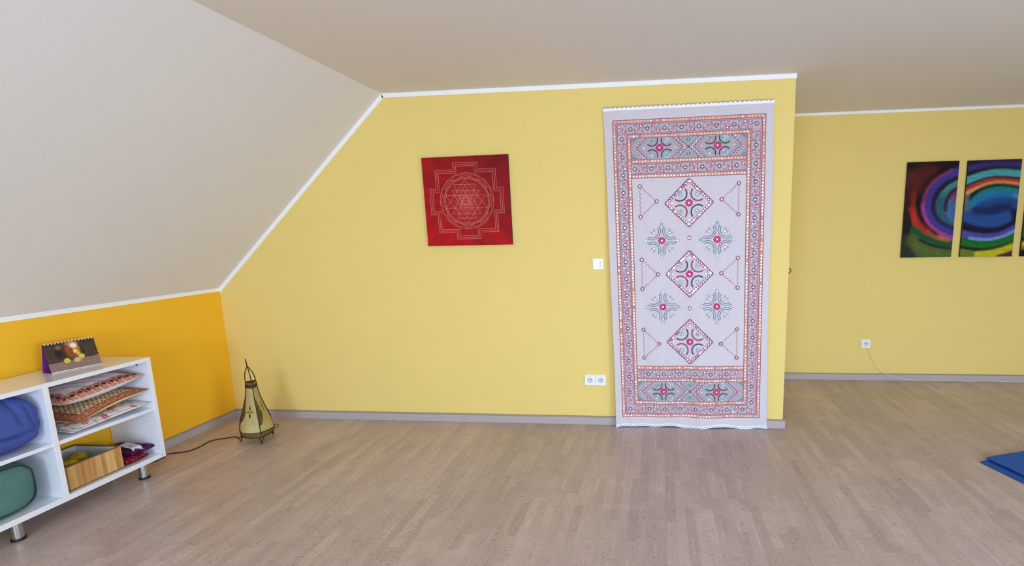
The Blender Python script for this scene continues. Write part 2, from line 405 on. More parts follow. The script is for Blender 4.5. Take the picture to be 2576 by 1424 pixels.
HM = ['cloth', 'salmon', 'outline', 'band', 'cell', 'maroon', 'magenta', 'panel', 'lilac', 'navy', 'teal', 'green', 'red', 'indigo', 'crimson', 'mirror', 'pinkmirror', 'rose', 'blue', 'mint', 'orange', 'pale', 'peach', 'silver']
HI = {n: i for i, n in enumerate(HM)}
hc = dict(cloth=(212, 205, 214), salmon=(212, 160, 148), outline=(142, 84, 104), band=(196, 164, 180), cell=(190, 184, 194), maroon=(108, 24, 66),
          magenta=(164, 30, 92), panel=(172, 174, 184), lilac=(198, 168, 196), navy=(44, 36, 66), teal=(106, 132, 142), green=(16, 72, 50), red=(126, 30, 30),
          indigo=(48, 24, 92), crimson=(150, 28, 66), mirror=(250, 250, 252), pinkmirror=(250, 212, 214), rose=(232, 84, 142), blue=(34, 112, 172), mint=(186, 206, 214),
          orange=(222, 148, 116), pale=(204, 190, 218), peach=(252, 208, 190), silver=(240, 244, 250))
hmats = []
for n_ in HM:
    if n_ in ('mirror', 'pinkmirror', 'peach'):
        hmats.append(mat('mirror_reflection_'+n_, hc[n_], .25, spec=.8, metal=.15))  # mirror discs: white and pink reflections are put into the colour
    elif n_ == 'cloth':
        hmats.append(mat('linen_cloth', hc[n_], .92, bump=.5, bscale=520, var=.035, vscale=26, spec=.2, sheen=.1))
    else:
        hmats.append(mat('thread_'+n_, hc[n_], .8, spec=.3, bump=.3, bscale=700))
rnd = random.Random(3)
H = Hang()
# cloth itself
TL_ = [(-.04, -.063), (.03, -.057), (.22, -.053), (.43, -.054), (.65, -.049), (.87, -.047), (1.05, -.052)]
TR_ = [(-.04, 1.05), (.056, 1.05), (.24, 1.054), (.44, 1.047), (.65, 1.043), (.87, 1.05), (1.05, 1.056)]
def tbot(s): return 1.036+.0045*math.sin(17*s-1.0)-.008*math.exp(-((s-.15)/.08)**2)+.003*math.exp(-((s+.05)/.03)**2)+.004*math.exp(-((s-1.05)/.04)**2)
def ttop(s): return -.0395
NS, NT = 76, 150
cvs = []; cfs = []
for j in range(NT+1):
    for i in range(NS+1):
        u = i/NS; v = j/NT
        t = ttop(u)+(tbot(u*1.11-.055)-ttop(u))*v
        s = interp(TL_, t)+(interp(TR_, t)-interp(TL_, t))*u
        cvs.append(hang_surf(s, t, 0))
for j in range(NT):
    for i in range(NS):
        a = j*(NS+1)+i; cfs.append((a, a+NS+1, a+NS+2, a+1))
H.add(cvs, cfs, HI['cloth'])
# region tints
SS = lambda s: s*PW
TT = lambda t: t*PH
o1, b1, i1 = .022, .095, .118
R_ = HI
def frame_fill(s0, s1, t0, t1, mi):   # rectangular frame between the two insets (s0,t0) and (s1,t1)
    H.fill(SS(s0), SS(1-s0), TT(t0), TT(t1), mi); H.fill(SS(s0), SS(1-s0), TT(1-t1), TT(1-t0), mi)
    H.fill(SS(s0), SS(s1), TT(t1), TT(1-t1), mi); H.fill(SS(1-s1), SS(1-s0), TT(t1), TT(1-t1), mi)
frame_fill(0, o1, 0, .0106, R_['salmon']); frame_fill(o1, b1, .0106, .0465, R_['band']); frame_fill(b1, i1, .0465, .0575, R_['salmon'])
for a, b, mi in ((.0575, .1255, 'panel'), (.1255, .137, 'salmon'), (.137, .1725, 'band'), (.1725, .184, 'salmon'), (.8175, .8285, 'salmon'), (.8285, .863, 'band'), (.863, .873, 'salmon'), (.873, .9425, 'panel')):
    H.fill(SS(i1), SS(1-i1), TT(a), TT(b), R_[mi])
# outlines
def rect_line(s, t, w=.0032, mi='outline'):
    pts = [(s, t), (1-s, t), (1-s, 1-t), (s, 1-t), (s, t)]
    for a, b in zip(pts[:-1], pts[1:]): H.seg((SS(a[0]), TT(a[1])), (SS(b[0]), TT(b[1])), w, R_[mi])
for s, t in ((0, 0), (o1, .0106), (b1, .0465), (i1, .0575)): rect_line(s, t)
for t in (.1255, .137, .1725, .184, .8175, .8285, .863, .873): H.seg((SS(i1), TT(t)), (SS(1-i1), TT(t)), .0032, R_['outline'])
# strips of little mirrors
def mirror_strip(a, b, pitch=.0222, top=False):
    l = math.hypot(b[0]-a[0], b[1]-a[1]); n = int(l/pitch)
    for i in range(n+1):
        f = (i+.5)/(n+1); p = a[0]+(b[0]-a[0])*f+rnd.uniform(-.0012, .0012); q = a[1]+(b[1]-a[1])*f+rnd.uniform(-.0012, .0012)
        pr = .10 if q < .16*PH else (.34 if q < .25*PH else .50)  # more white discs lower down: window reflections painted by height
        x = rnd.random()
        mi = 'mirror' if x < pr else ('pinkmirror' if x < pr+.25 else 'peach')
        if rnd.random() < .06: mi = 'orange'
        H.ring(p, q, .0066, .0082, R_['orange' if rnd.random() < .6 else 'outline'], n=8); H.disc(p, q, rnd.uniform(.0062, .0078), R_[mi], n=8)
def strip_rect(s, t):
    mirror_strip((SS(s), TT(t)), (SS(1-s), TT(t))); mirror_strip((SS(s), TT(1-t)), (SS(1-s), TT(1-t)))
    mirror_strip((SS(s), TT(t)+.02), (SS(s), TT(1-t)-.02)); mirror_strip((SS(1-s), TT(t)+.02), (SS(1-s), TT(1-t)-.02))
strip_rect(.011, .0053); strip_rect(.1065, .052)
for t in (.1313, .1783, .823, .868): mirror_strip((SS(i1)+.004, TT(t)), (SS(1-i1)-.004, TT(t)))
# cells of the dashed bands
def star(p, q, ring='maroon', spikes='navy', r=.0070, L1=.0118, mi='pinkmirror', alt=None):
    for k in range(8):
        a = k*PI/4+PI/8*0
        c, s_ = math.cos(a), math.sin(a)
        col = R_[alt] if (alt and k % 4 == 0) else R_[spikes]
        r0 = r+.002; r1 = r+L1*(1. if k % 2 == 0 else .85)
        H.line([(p+c*r0, q+s_*r0), (p+c*r1, q+s_*r1)], .0020, col, .0013)
        for sg in (-1, 1):
            aa = a+sg*.42
            H.line([(p+c*(r1-.006), q+s_*(r1-.006)), (p+math.cos(aa)*(r1-.001), q+math.sin(aa)*(r1-.001))], .0016, col, .0013)
    H.ring(p, q, r-.001, r+.0024, R_[ring]); H.disc(p, q, r, R_[mi])
def mir(p, q, ring='magenta', r=.0068, mi=None, w=.0034):
    mi = mi or rnd.choice(['pinkmirror', 'pinkmirror', 'mirror'] if q < .3*PH else ['pinkmirror', 'mirror', 'mirror'])  # painted reflections again: pinker near the top, whiter below
    H.ring(p, q, r-.001, r+w, R_[ring]); H.disc(p, q, r, R_[mi])
def wave_thread(a, b, mi='magenta'): H.seg(a, b, .0028, R_[mi], .0011, .02)
def diag_cell(p0, p1, q0, q1, k, vert=False):
    m = .012
    if k % 2 == 0:
        H.dash((p0+.003, q1-.003), (p1-.003, q0+.003), .0026, R_['maroon'])
        A_ = (p0+m+.003, q0+m); B_ = (p1-m-.003, q1-m)
        for i in range(6): H.poly([(p0, q0+(q1-q0)*i/6), (p0+(p1-p0)*(1-i/6), q0+(q1-q0)*i/6), (p0+(p1-p0)*(1-(i+1)/6), q0+(q1-q0)*(i+1)/6), (p0, q0+(q1-q0)*(i+1)/6)], R_['cell'], .0007)
    else:
        H.dash((p0+.003, q0+.003), (p1-.003, q1-.003), .0026, R_['maroon'])
        A_ = (p0+m+.003, q1-m); B_ = (p1-m-.003, q0+m)
        for i in range(6): H.poly([(p0, q0+(q1-q0)*i/6), (p0+(p1-p0)*i/6, q0+(q1-q0)*i/6), (p0+(p1-p0)*(i+1)/6, q0+(q1-q0)*(i+1)/6), (p0, q0+(q1-q0)*(i+1)/6)], R_['cell'], .0007)
    wave_thread(A_, B_); mir(*A_); mir(*B_)
    return A_, B_
def band(cells, lo, hi, horiz=True):
    """cells: list of (centre, kind, k) along the band; lo/hi are the band's dashed border lines"""
    prev = None
    for c, kind, k in cells:
        hw = .0295
        if horiz: p0, p1, q0, q1 = c-hw, c+hw, lo, hi
        else: p0, p1, q0, q1 = lo, hi, c-hw, c+hw
        if kind == 'S':
            H.fill(p0+.002, p1-.002, q0+.002, q1-.002, R_['cell'], .0007, .015)
            pc, qc = (p0+p1)/2, (q0+q1)/2
            star(pc, qc, alt='magenta'); ends = ((pc, qc), (pc, qc))
        else:
            ends = diag_cell(p0, p1, q0, q1, k)
            if not horiz and k % 2: ends = (ends[1], ends[0])
        if prev: wave_thread(prev, ends[0])
        prev = ends[1]
        if horiz: H.dash((p0, q0), (p0, q1), .0026, R_['maroon'])
        else: H.dash((p0, q0), (p1, q0), .0026, R_['maroon'])
def alt_cells(start, step, n, first='S'):
    out = []; k = 0
    for i in range(n):
        kind = first if i % 2 == 0 else ('D' if first == 'S' else 'S')
        if kind == 'D': k += 1
        out.append((start+i*step, kind, k))
    return out
# top/bottom bands, left/right bands and the two inner bands
band([(SS(.0585), 'D', 0)]+alt_cells(SS(.118), SS(.0565), 14)+[(SS(.9415), 'S', 0)], TT(.0148), TT(.0425))
mir(SS(.900), TT(.0262)); H.dash((SS(.884), TT(.0148)), (SS(.884), TT(.0425)), .0026, R_['maroon'])
band([(SS(.0585), 'S', 1)]+alt_cells(SS(.1455), SS(.0563), 14, 'D')+[(SS(.9400), 'D', 2)], TT(.9575), TT(.9855))
band(alt_cells(TT(.0594), TT(.0284), 32), SS(.031), SS(.088), False)
band(alt_cells(TT(.0658), TT(.0284), 32, 'D'), SS(.912), SS(.969), False)
band(alt_cells(SS(.1405), SS(.0563), 13), TT(.1410), TT(.1685)); mir(SS(.858), TT(.1500)); wave_thread((SS(.858), TT(.1500)), (SS(.878), TT(.158)))
band(alt_cells(SS(.1425), SS(.0563), 13, 'D'), TT(.8325), TT(.8595))
for t in (.0148, .0425, .9575, .9855): H.dash((SS(.031 if t in (.0148, .9855) else .088), TT(t)), (SS(.969 if t in (.0148, .9855) else .912), TT(t)), .0030, R_['maroon'])
for s in (.031, .088, .912, .969):
    e = .0148 if s in (.031, .969) else .0425
    H.dash((SS(s), TT(e)), (SS(s), TT(1-e)), .0030, R_['maroon'])
for t in (.141, .1685, .8325, .8595): H.dash((SS(i1)+.004, TT(t)), (SS(1-i1)-.004, TT(t)), .0030, R_['maroon'])
# motifs
def flower(p, q):
    H.disc(p, q, .0232, R_['magenta'], .0010, 20)
    for k in range(9):
        a = 2*PI*k/9+.3
        H.disc(p+.0165*math.cos(a), q+.0165*math.sin(a), .0049, R_['rose'], .0014, 8)
        H.disc(p+.0215*math.cos(a), q+.0215*math.sin(a), .0060, R_['magenta'], .0009, 8)
    H.disc(p, q, .0078, R_['pinkmirror'], .0018, 10)
def rays(p, q, a, mi='teal', r0=.012, r1=.026, n=7, sp=.9):
    for k in range(n):
        b = a+(k-(n-1)/2)*2*sp/n
        H.line([(p+r0*math.cos(b), q+r0*math.sin(b)), (p+r1*math.cos(b), q+r1*math.sin(b))], .0011, R_[mi], .0010)
def fat_arc(p, q, dirn, r, half, col, scal='pinkmirror', w=.0056):
    H.arc(p, q, r, dirn-half, dirn+half, w, R_[col], .0014, 18)
    n = 15
    for k in range(n):
        a = dirn-half+2*half*(k+.5)/n
        da = half/n
        for sg, rr_ in ((1, r+.0032), (-1, r-.0032)):
            H.disc(p+rr_*math.cos(a), q+rr_*math.sin(a), .0019, R_[col], .0013, 6)
            H.ring(p+(rr_+sg*.0034)*math.cos(a+da), q+(rr_+sg*.0034)*math.sin(a+da), .0016, .0030, R_['lilac'], .0012, 6)
DG = [(-1, -1), (1, -1), (1, 1), (-1, 1)]      # TL TR BR BL (q grows downwards)
def chain(a, b, n, tint='lilac', out='magenta', nv='navy', pr=.45):
    for i in range(n):
        f = (i+.5)/n; p = a[0]+(b[0]-a[0])*f; q = a[1]+(b[1]-a[1])*f
        big = rnd.random() < .18
        mir(p, q, rnd.choice([out, out, 'maroon', 'outline']), .0062+(.003 if big else 0), rnd.choice(['mirror', 'mirror', 'pinkmirror', 'pinkmirror', 'lilac']), .0030)
def diamond(p, q):
    D = .173
    c = [(p, q-D), (p+D, q), (p, q+D), (p-D, q)]; ci = [(p, q-D+.030), (p+D-.030, q), (p, q+D-.030), (p-D+.030, q)]
    cm = [(p, q-D+.017), (p+D-.017, q), (p, q+D-.017), (p-D+.017, q)]
    for k in range(4):
        a, b = c[k], c[(k+1) % 4]; ai, bi = ci[k], ci[(k+1) % 4]
        n = 8
        for j in range(n):
            f0, f1 = j/n, (j+1)/n
            L2 = lambda u, v, f: (u[0]+(v[0]-u[0])*f, u[1]+(v[1]-u[1])*f)
            H.poly([L2(a, b, f0), L2(a, b, f1), L2(ai, bi, f1), L2(ai, bi, f0)], R_['lilac'], .0006)
        H.seg(a, b, .0022, R_['outline'], .0010)
        H.dash(a, b, .0042, R_['navy'], .012, .012, .0013)
        chain(cm[k], cm[(k+1) % 4], 12)
    flower(p, q)
    for k, (dx, dy) in enumerate(DG):
        mp, mq = p+dx*.055, q+dy*.0565
        cx_, cy_ = p+dx*.064, q+dy*.064
        fat_arc(cx_, cy_, math.atan2(-dy, -dx), .0495, 1.52, 'indigo' if k in (0, 2) else 'crimson')
        H.disc(mp, mq, .017, R_['mint'], .0007, 12)
        rays(mp, mq, math.atan2(dy, dx)+.9, 'teal', .012, .024, 4, .5); rays(mp, mq, math.atan2(dy, dx)-.9, 'teal', .012, .024, 4, .5)
        mir(mp, mq, 'blue' if k in (0, 2) else 'teal', .0066, rnd.choice(['mirror', 'silver', 'mint']))
    for dx, dy in ((0, -1), (1, 0), (0, 1), (-1, 0)):
        H.disc(p+dx*.118, q+dy*.118, .013, R_['pale'], .0006, 10)
        mir(p+dx*.118, q+dy*.118, 'orange', .0066, rnd.choice(['pinkmirror', 'mirror']), .0022)
def roundel(p, q):
    flower(p, q)
    for k, (dx, dy) in enumerate(DG):
        cx_, cy_ = p+dx*.068, q+dy*.068; dirn = math.atan2(-dy, -dx); half = 1.42
        n = 16
        tint = 'pale' if k in (0, 2) else 'mint'
        for j in range(n):
            a, b = dirn-half+2*half*j/n, dirn-half+2*half*(j+1)/n
            r0, r1 = .046, .061
            H.poly([(cx_+r0*math.cos(a), cy_+r0*math.sin(a)), (cx_+r1*math.cos(a), cy_+r1*math.sin(a)), (cx_+r1*math.cos(b), cy_+r1*math.sin(b)), (cx_+r0*math.cos(b), cy_+r0*math.sin(b))], R_[tint], .0006)
        for r, h2 in ((.046, 1.35), (.061, 1.42)):
            nd = 9 if r < .05 else 11
            H.arc(cx_, cy_, r, dirn-h2, dirn+h2, .0013, R_['teal'], .0010, 20)
            for j in range(nd):
                a = dirn-h2+2*h2*(j+.5)/nd; da = .0055/r
                H.arc(cx_, cy_, r, a-da, a+da, .0036, R_['indigo' if tint == 'pale' else 'green'], .0014, 2)
        mp, mq = p+dx*.0555, q+dy*.0565
        rays(mp, mq, math.atan2(dy, dx)+.75, 'teal', .012, .030, 4, .42); rays(mp, mq, math.atan2(dy, dx)-.75, 'teal', .012, .030, 4, .42)
        mir(mp, mq, 'teal', .0070, 'mirror')
    for dx, dy in ((0, -1), (1, 0), (0, 1), (-1, 0)): mir(p+dx*.116, q+dy*.117, rnd.choice(['blue', 'teal']), .0068, rnd.choice(['mirror', 'mint', 'mirror']))
def tri(p, q, sx):
    A_, B_, C_ = (p, q-.108), (p+sx*.116, q), (p, q+.108)
    for a, b in ((A_, B_), (B_, C_), (C_, A_)):
        n = 60; l = math.hypot(b[0]-a[0], b[1]-a[1]); ux, uy = (b[0]-a[0])/l, (b[1]-a[1])/l
        pts = []
        for i in range(n+1):
            f = .08+.84*i/n; w = .0042*math.sin(f*2*PI*7)
            pts.append((a[0]+ux*l*f-uy*w, a[1]+uy*l*f+ux*w))
        H.line(pts, .0020, R_['crimson'], .0011)
    for c_ in (A_, B_, C_): star(c_[0], c_[1], 'crimson', rnd.choice(['crimson', 'indigo', 'crimson']), .0066, .0105, rnd.choice(['mirror', 'pinkmirror']), alt='indigo')
for t in (.268, .501, .7325): diamond(SS(.502), TT(t))
for t in (.3885, .6115):
    for s in (.314, .691): roundel(SS(s), TT(t))
for t in (.260, .500, .739):
    tri(SS(.1715), TT(t), 1); tri(SS(.8315), TT(t), -1)
for t in (.3813, .617): star(SS(.502), TT(t), 'orange', 'maroon', .0070, .010, 'mirror', alt='orange')
def clip_seg(a, b, q0, q1):
    (x0, y0), (x1, y1) = a, b
    if y0 > y1: x0, y0, x1, y1 = x1, y1, x0, y0
    def at(y): return x0+(x1-x0)*(y-y0)/(y1-y0)
    ya, yb = max(y0, q0), min(y1, q1)
    if ya >= yb: return None
    return (at(ya), ya), (at(yb), yb)
def panel(t0, t1, tc, flip):
    q0, q1 = TT(t0)+.002, TT(t1)-.002; qc = TT(tc); p0, p1 = SS(i1)+.002, SS(1-i1)-.002
    hh = max(qc-q0, q1-qc)+.01
    for c_, g in ((.309, 0), (.691, 1)):
        pc = SS(c_); D = .179
        for sx in (-1, 1):
            for sy in (-1, 1):
                tip = pc+sx*D
                def ray(off): return (pc+sx*(D-off), qc), (pc+sx*(D-off)-sx*hh, qc+sy*hh)
                for off, kind in ((-.0198, 'tealdash'), (.020, 'navydash'), (.042, 'thin')):
                    sg = clip_seg(*ray(off), q0, q1)
                    if not sg: continue
                    if kind == 'navydash': H.seg(*sg, .0012, R_['outline'], .0009); H.dash(*sg, .0042, R_['navy'], .011, .011)
                    elif kind == 'tealdash':
                        if p0 < min(sg[0][0], sg[1][0]) and max(sg[0][0], sg[1][0]) < p1: H.dash(*sg, .0034, R_['green'], .013, .008)
                    else: H.seg(*sg, .0016, R_['outline'], .0009)
                # lilac band and its chain of mirrors
                n = 5
                for j in range(n):
                    y_a, y_b = qc+sy*(hh-.01)*j/n, qc+sy*(hh-.01)*(j+1)/n
                    xa, xb = tip-sx*abs(y_a-qc), tip-sx*abs(y_b-qc)
                    H.poly([(xa+sx*.012, y_a), (xb+sx*.012, y_b), (xb-sx*.016, y_b), (xa-sx*.016, y_a)], R_['lilac'], .0008)
                for j in range(1, 6):
                    d_ = .0125*j-.003
                    if q0+.006 < qc+sy*d_ < q1-.006: mir(tip-sx*d_, qc+sy*d_, rnd.choice(['magenta', 'magenta', 'maroon']), .0058, rnd.choice(['pinkmirror', 'mirror', 'pinkmirror']), .0026)
            mir(tip, qc, 'magenta', .0058, 'pinkmirror', .003)
        flower(pc, qc)
        for k, (dx, dy) in enumerate(DG):
            mp, mq = pc+dx*.0525, qc+dy*.0525
            gr = ((k in (0, 2)) + (g == 1) + int(flip)) % 2 == 1
            dirn = math.atan2(-dy, -dx)
            dirn = dirn+(.25 if dx*dy > 0 else -.25)*(1)
            H.disc(mp, mq, .021, R_['mint' if k in (1, 2) else 'cell'], .0007, 14)
            fat_arc(mp, mq, dirn, .0400, 1.38, 'green' if gr else 'red', w=.0052)
            rays(mp, mq, dirn+1.0, 'teal', .011, .030, 5, .5); rays(mp, mq, dirn-1.0, 'teal', .011, .030, 5, .5)
            mir(mp, mq, ['green', 'blue', 'blue', 'teal'][k], .0068, ['mint', 'silver', 'mint', 'mirror'][k])
        for sx in (-1, 1):
            H.disc(pc+sx*.109, qc, .012, R_['band'], .0007, 10); mir(pc+sx*.109, qc, 'orange', .0068, 'peach', .002)
    # centre X with two mirrors
    px_ = SS(.5)
    for sx in (-1, 1):
        H.seg((px_-sx*.007, qc-.007), (px_+sx*.007, qc+.007), .0040, R_['green'], .0014)
    for sy in (-1, 1):
        for off in (.020, .038):
            H.line([(px_-.045+off*.3, qc+sy*.066), (px_, qc+sy*(.016+off*.45)), (px_+.045-off*.3, qc+sy*.066)], .0016, R_['teal'], .0009)
        for k in range(6): rays(px_, qc+sy*.052, k*PI/3, 'teal', .012, .019, 1, 0)
        mir(px_, qc+sy*.0515, 'green', .0066, 'mint')
    # hatched corner triangles
    for px_, sx in ((p0, 1), (p1, -1)):
        for sy in (-1, 1):
            qe = q0 if sy < 0 else q1
            for k in range(5):
                l = .052-k*.0115
                H.seg((px_, qe-sy*l*1.05), (px_+sx*l, qe), .0018, R_['teal'], .0009)
            for k in range(4): H.line([(px_+sx*(.006+.010*k), qe-sy*.004), (px_+sx*(.003+.006*k), qe-sy*(.030-.006*k))], .0016, R_['navy'], .0010)
panel(.0575, .1255, .0900, False); panel(.873, .9425, .9085, True)
hang = thing('wall_hanging', 'tall cream wall hanging embroidered with diamonds and little mirrors, hung on the yellow wall', 'wall hanging', (.22, -.03, .01))
cl = H.build('embroidered_cloth', hmats); reparent(cl, hang)
# white edgings with a dark wavy thread
def edging(name, tf, up, zig):
    E = Hang(); n = 230
    s0, s1 = (-.063, 1.05) if up else (-.051, 1.056)
    q = []
    for i in range(n+1):
        s = s0+(s1-s0)*i/n; t = tf(s)
        w = 1-4*abs((i/n*zig) % 1-.5) if not up else math.sin(i/n*2*PI*zig)
        a = t*PH+(-.001+.0045*w if up else .004); b = t*PH+(.020 if up else -.019)
        q.append((SS(s), a, b, t*PH+(.0045*w-.003 if up else -.008+.0055*w)))
    for i in range(n):
        E.poly([(q[i][0], q[i][1]), (q[i+1][0], q[i+1][1]), (q[i+1][0], q[i+1][2]), (q[i][0], q[i][2])], 0, .0016)
    E.line([(a[0], a[3]) for a in q], .0024 if up else .0022, 1, .0030)
    if not up: E.line([(a[0], a[1]) for a in q], .004, 1, .0026)
    o = E.build(name, [M['white_trim'], hm_blue]); reparent(o, hang); o['label'] = 'white edging with a dark blue zigzag thread'
hm_blue = mat('blue_thread', (44, 88, 128), .8)
edging('scalloped_edging', ttop, True, 37); edging('scalloped_edging', tbot, False, 30)

# ------------------------------------------------------------------ painted pictures
def grid(nx, ny, f):
    vs = [f(i/nx, j/ny) for j in range(ny+1) for i in range(nx+1)]
    fs = [(j*(nx+1)+i, j*(nx+1)+i+1, (j+1)*(nx+1)+i+1, (j+1)*(nx+1)+i) for j in range(ny) for i in range(nx)]
    return vs, fs
def stroke_paint(X, Z, strokes, bg, soft=1.5):
    P_ = np.stack([X, Z], -1); num = np.zeros((len(X), 3)); den = np.zeros(len(X))+6e-3; num += np.array(lin(bg))*6e-3
    for c, h, pts in strokes:
        dm = np.full(len(X), 9.)
        q = np.array(pts, float)
        if len(q) > 2:           # smooth the stroke
            qq = []; e = np.vstack([2*q[0]-q[1], q, 2*q[-1]-q[-2]])
            for i in range(1, len(e)-2):
                for t in (0, .34, .67): qq.append(.5*(2*e[i]+(e[i+1]-e[i-1])*t+(2*e[i-1]-5*e[i]+4*e[i+1]-e[i+2])*t*t+(3*e[i]-e[i-1]-3*e[i+1]+e[i+2])*t**3))
            q = np.array(qq+[q[-1]])
        for a, b in zip(q[:-1], q[1:]):
            ab = b-a; t = np.clip(((P_-a)@ab)/(ab@ab), 0, 1); dm = np.minimum(dm, np.linalg.norm(P_-(a+t[:, None]*ab), axis=1))
        w = np.exp(-(dm/h)**2*soft)+2e-4*np.exp(-(dm/.06)**2)
        num += w[:, None]*np.array(lin(c)); den += w
    return num/den[:, None]
def wall_canvas(name, label, x0, x1, z0, z1, yw, depth, nx, ny, paint, side, corners=None, group=None):
    """stretched canvas on a frame: painted front and dark sides, in one mesh"""
    cx_, cz_ = (x0+x1)/2, (z0+z1)/2
    cs = corners or [(x0, z1), (x1, z1), (x1, z0), (x0, z0)]
    def pt(u, v): # v down
        x = (1-u)*(1-v)*cs[0][0]+u*(1-v)*cs[1][0]+u*v*cs[2][0]+(1-u)*v*cs[3][0]
        z = (1-u)*(1-v)*cs[0][1]+u*(1-v)*cs[1][1]+u*v*cs[2][1]+(1-u)*v*cs[3][1]
        return x, z
    vs, fs = grid(nx, ny, lambda u, v: (pt(u, v)[0], yw-depth, pt(u, v)[1]))
    fs = [f[::-1] for f in fs]
    U = np.array([i/nx for j in range(ny+1) for i in range(nx+1)]); V = np.array([j/ny for j in range(ny+1) for i in range(nx+1)])
    cols = paint(np.array([v[0] for v in vs]), np.array([v[2] for v in vs]), U, V)
    n0 = len(vs); k = 4
    fr = [(*c, yw-depth) for c in cs]; bk = [(*c, yw) for c in cs]
    vs += [(a, y, b) for a, b, y in fr]+[(a, y, b) for a, b, y in bk]
    side_f = [(n0+i, n0+4+i, n0+4+(i+1) % 4, n0+(i+1) % 4) for i in range(4)]+[(n0+4, n0+7, n0+6, n0+5)]
    o = link_mesh(name, vs, fs+side_f, [M['oil'], side], [0]*len(fs)+[1]*len(side_f))
    set_col(o, np.vstack([cols, np.tile(lin((40, 10, 12)), (8, 1))]))
    tag(o, label, 'painting', group)
    o.data.transform(Matrix.Translation((-cx_, -yw, -cz_))); o.location = (cx_, yw, cz_)
    return o, pt
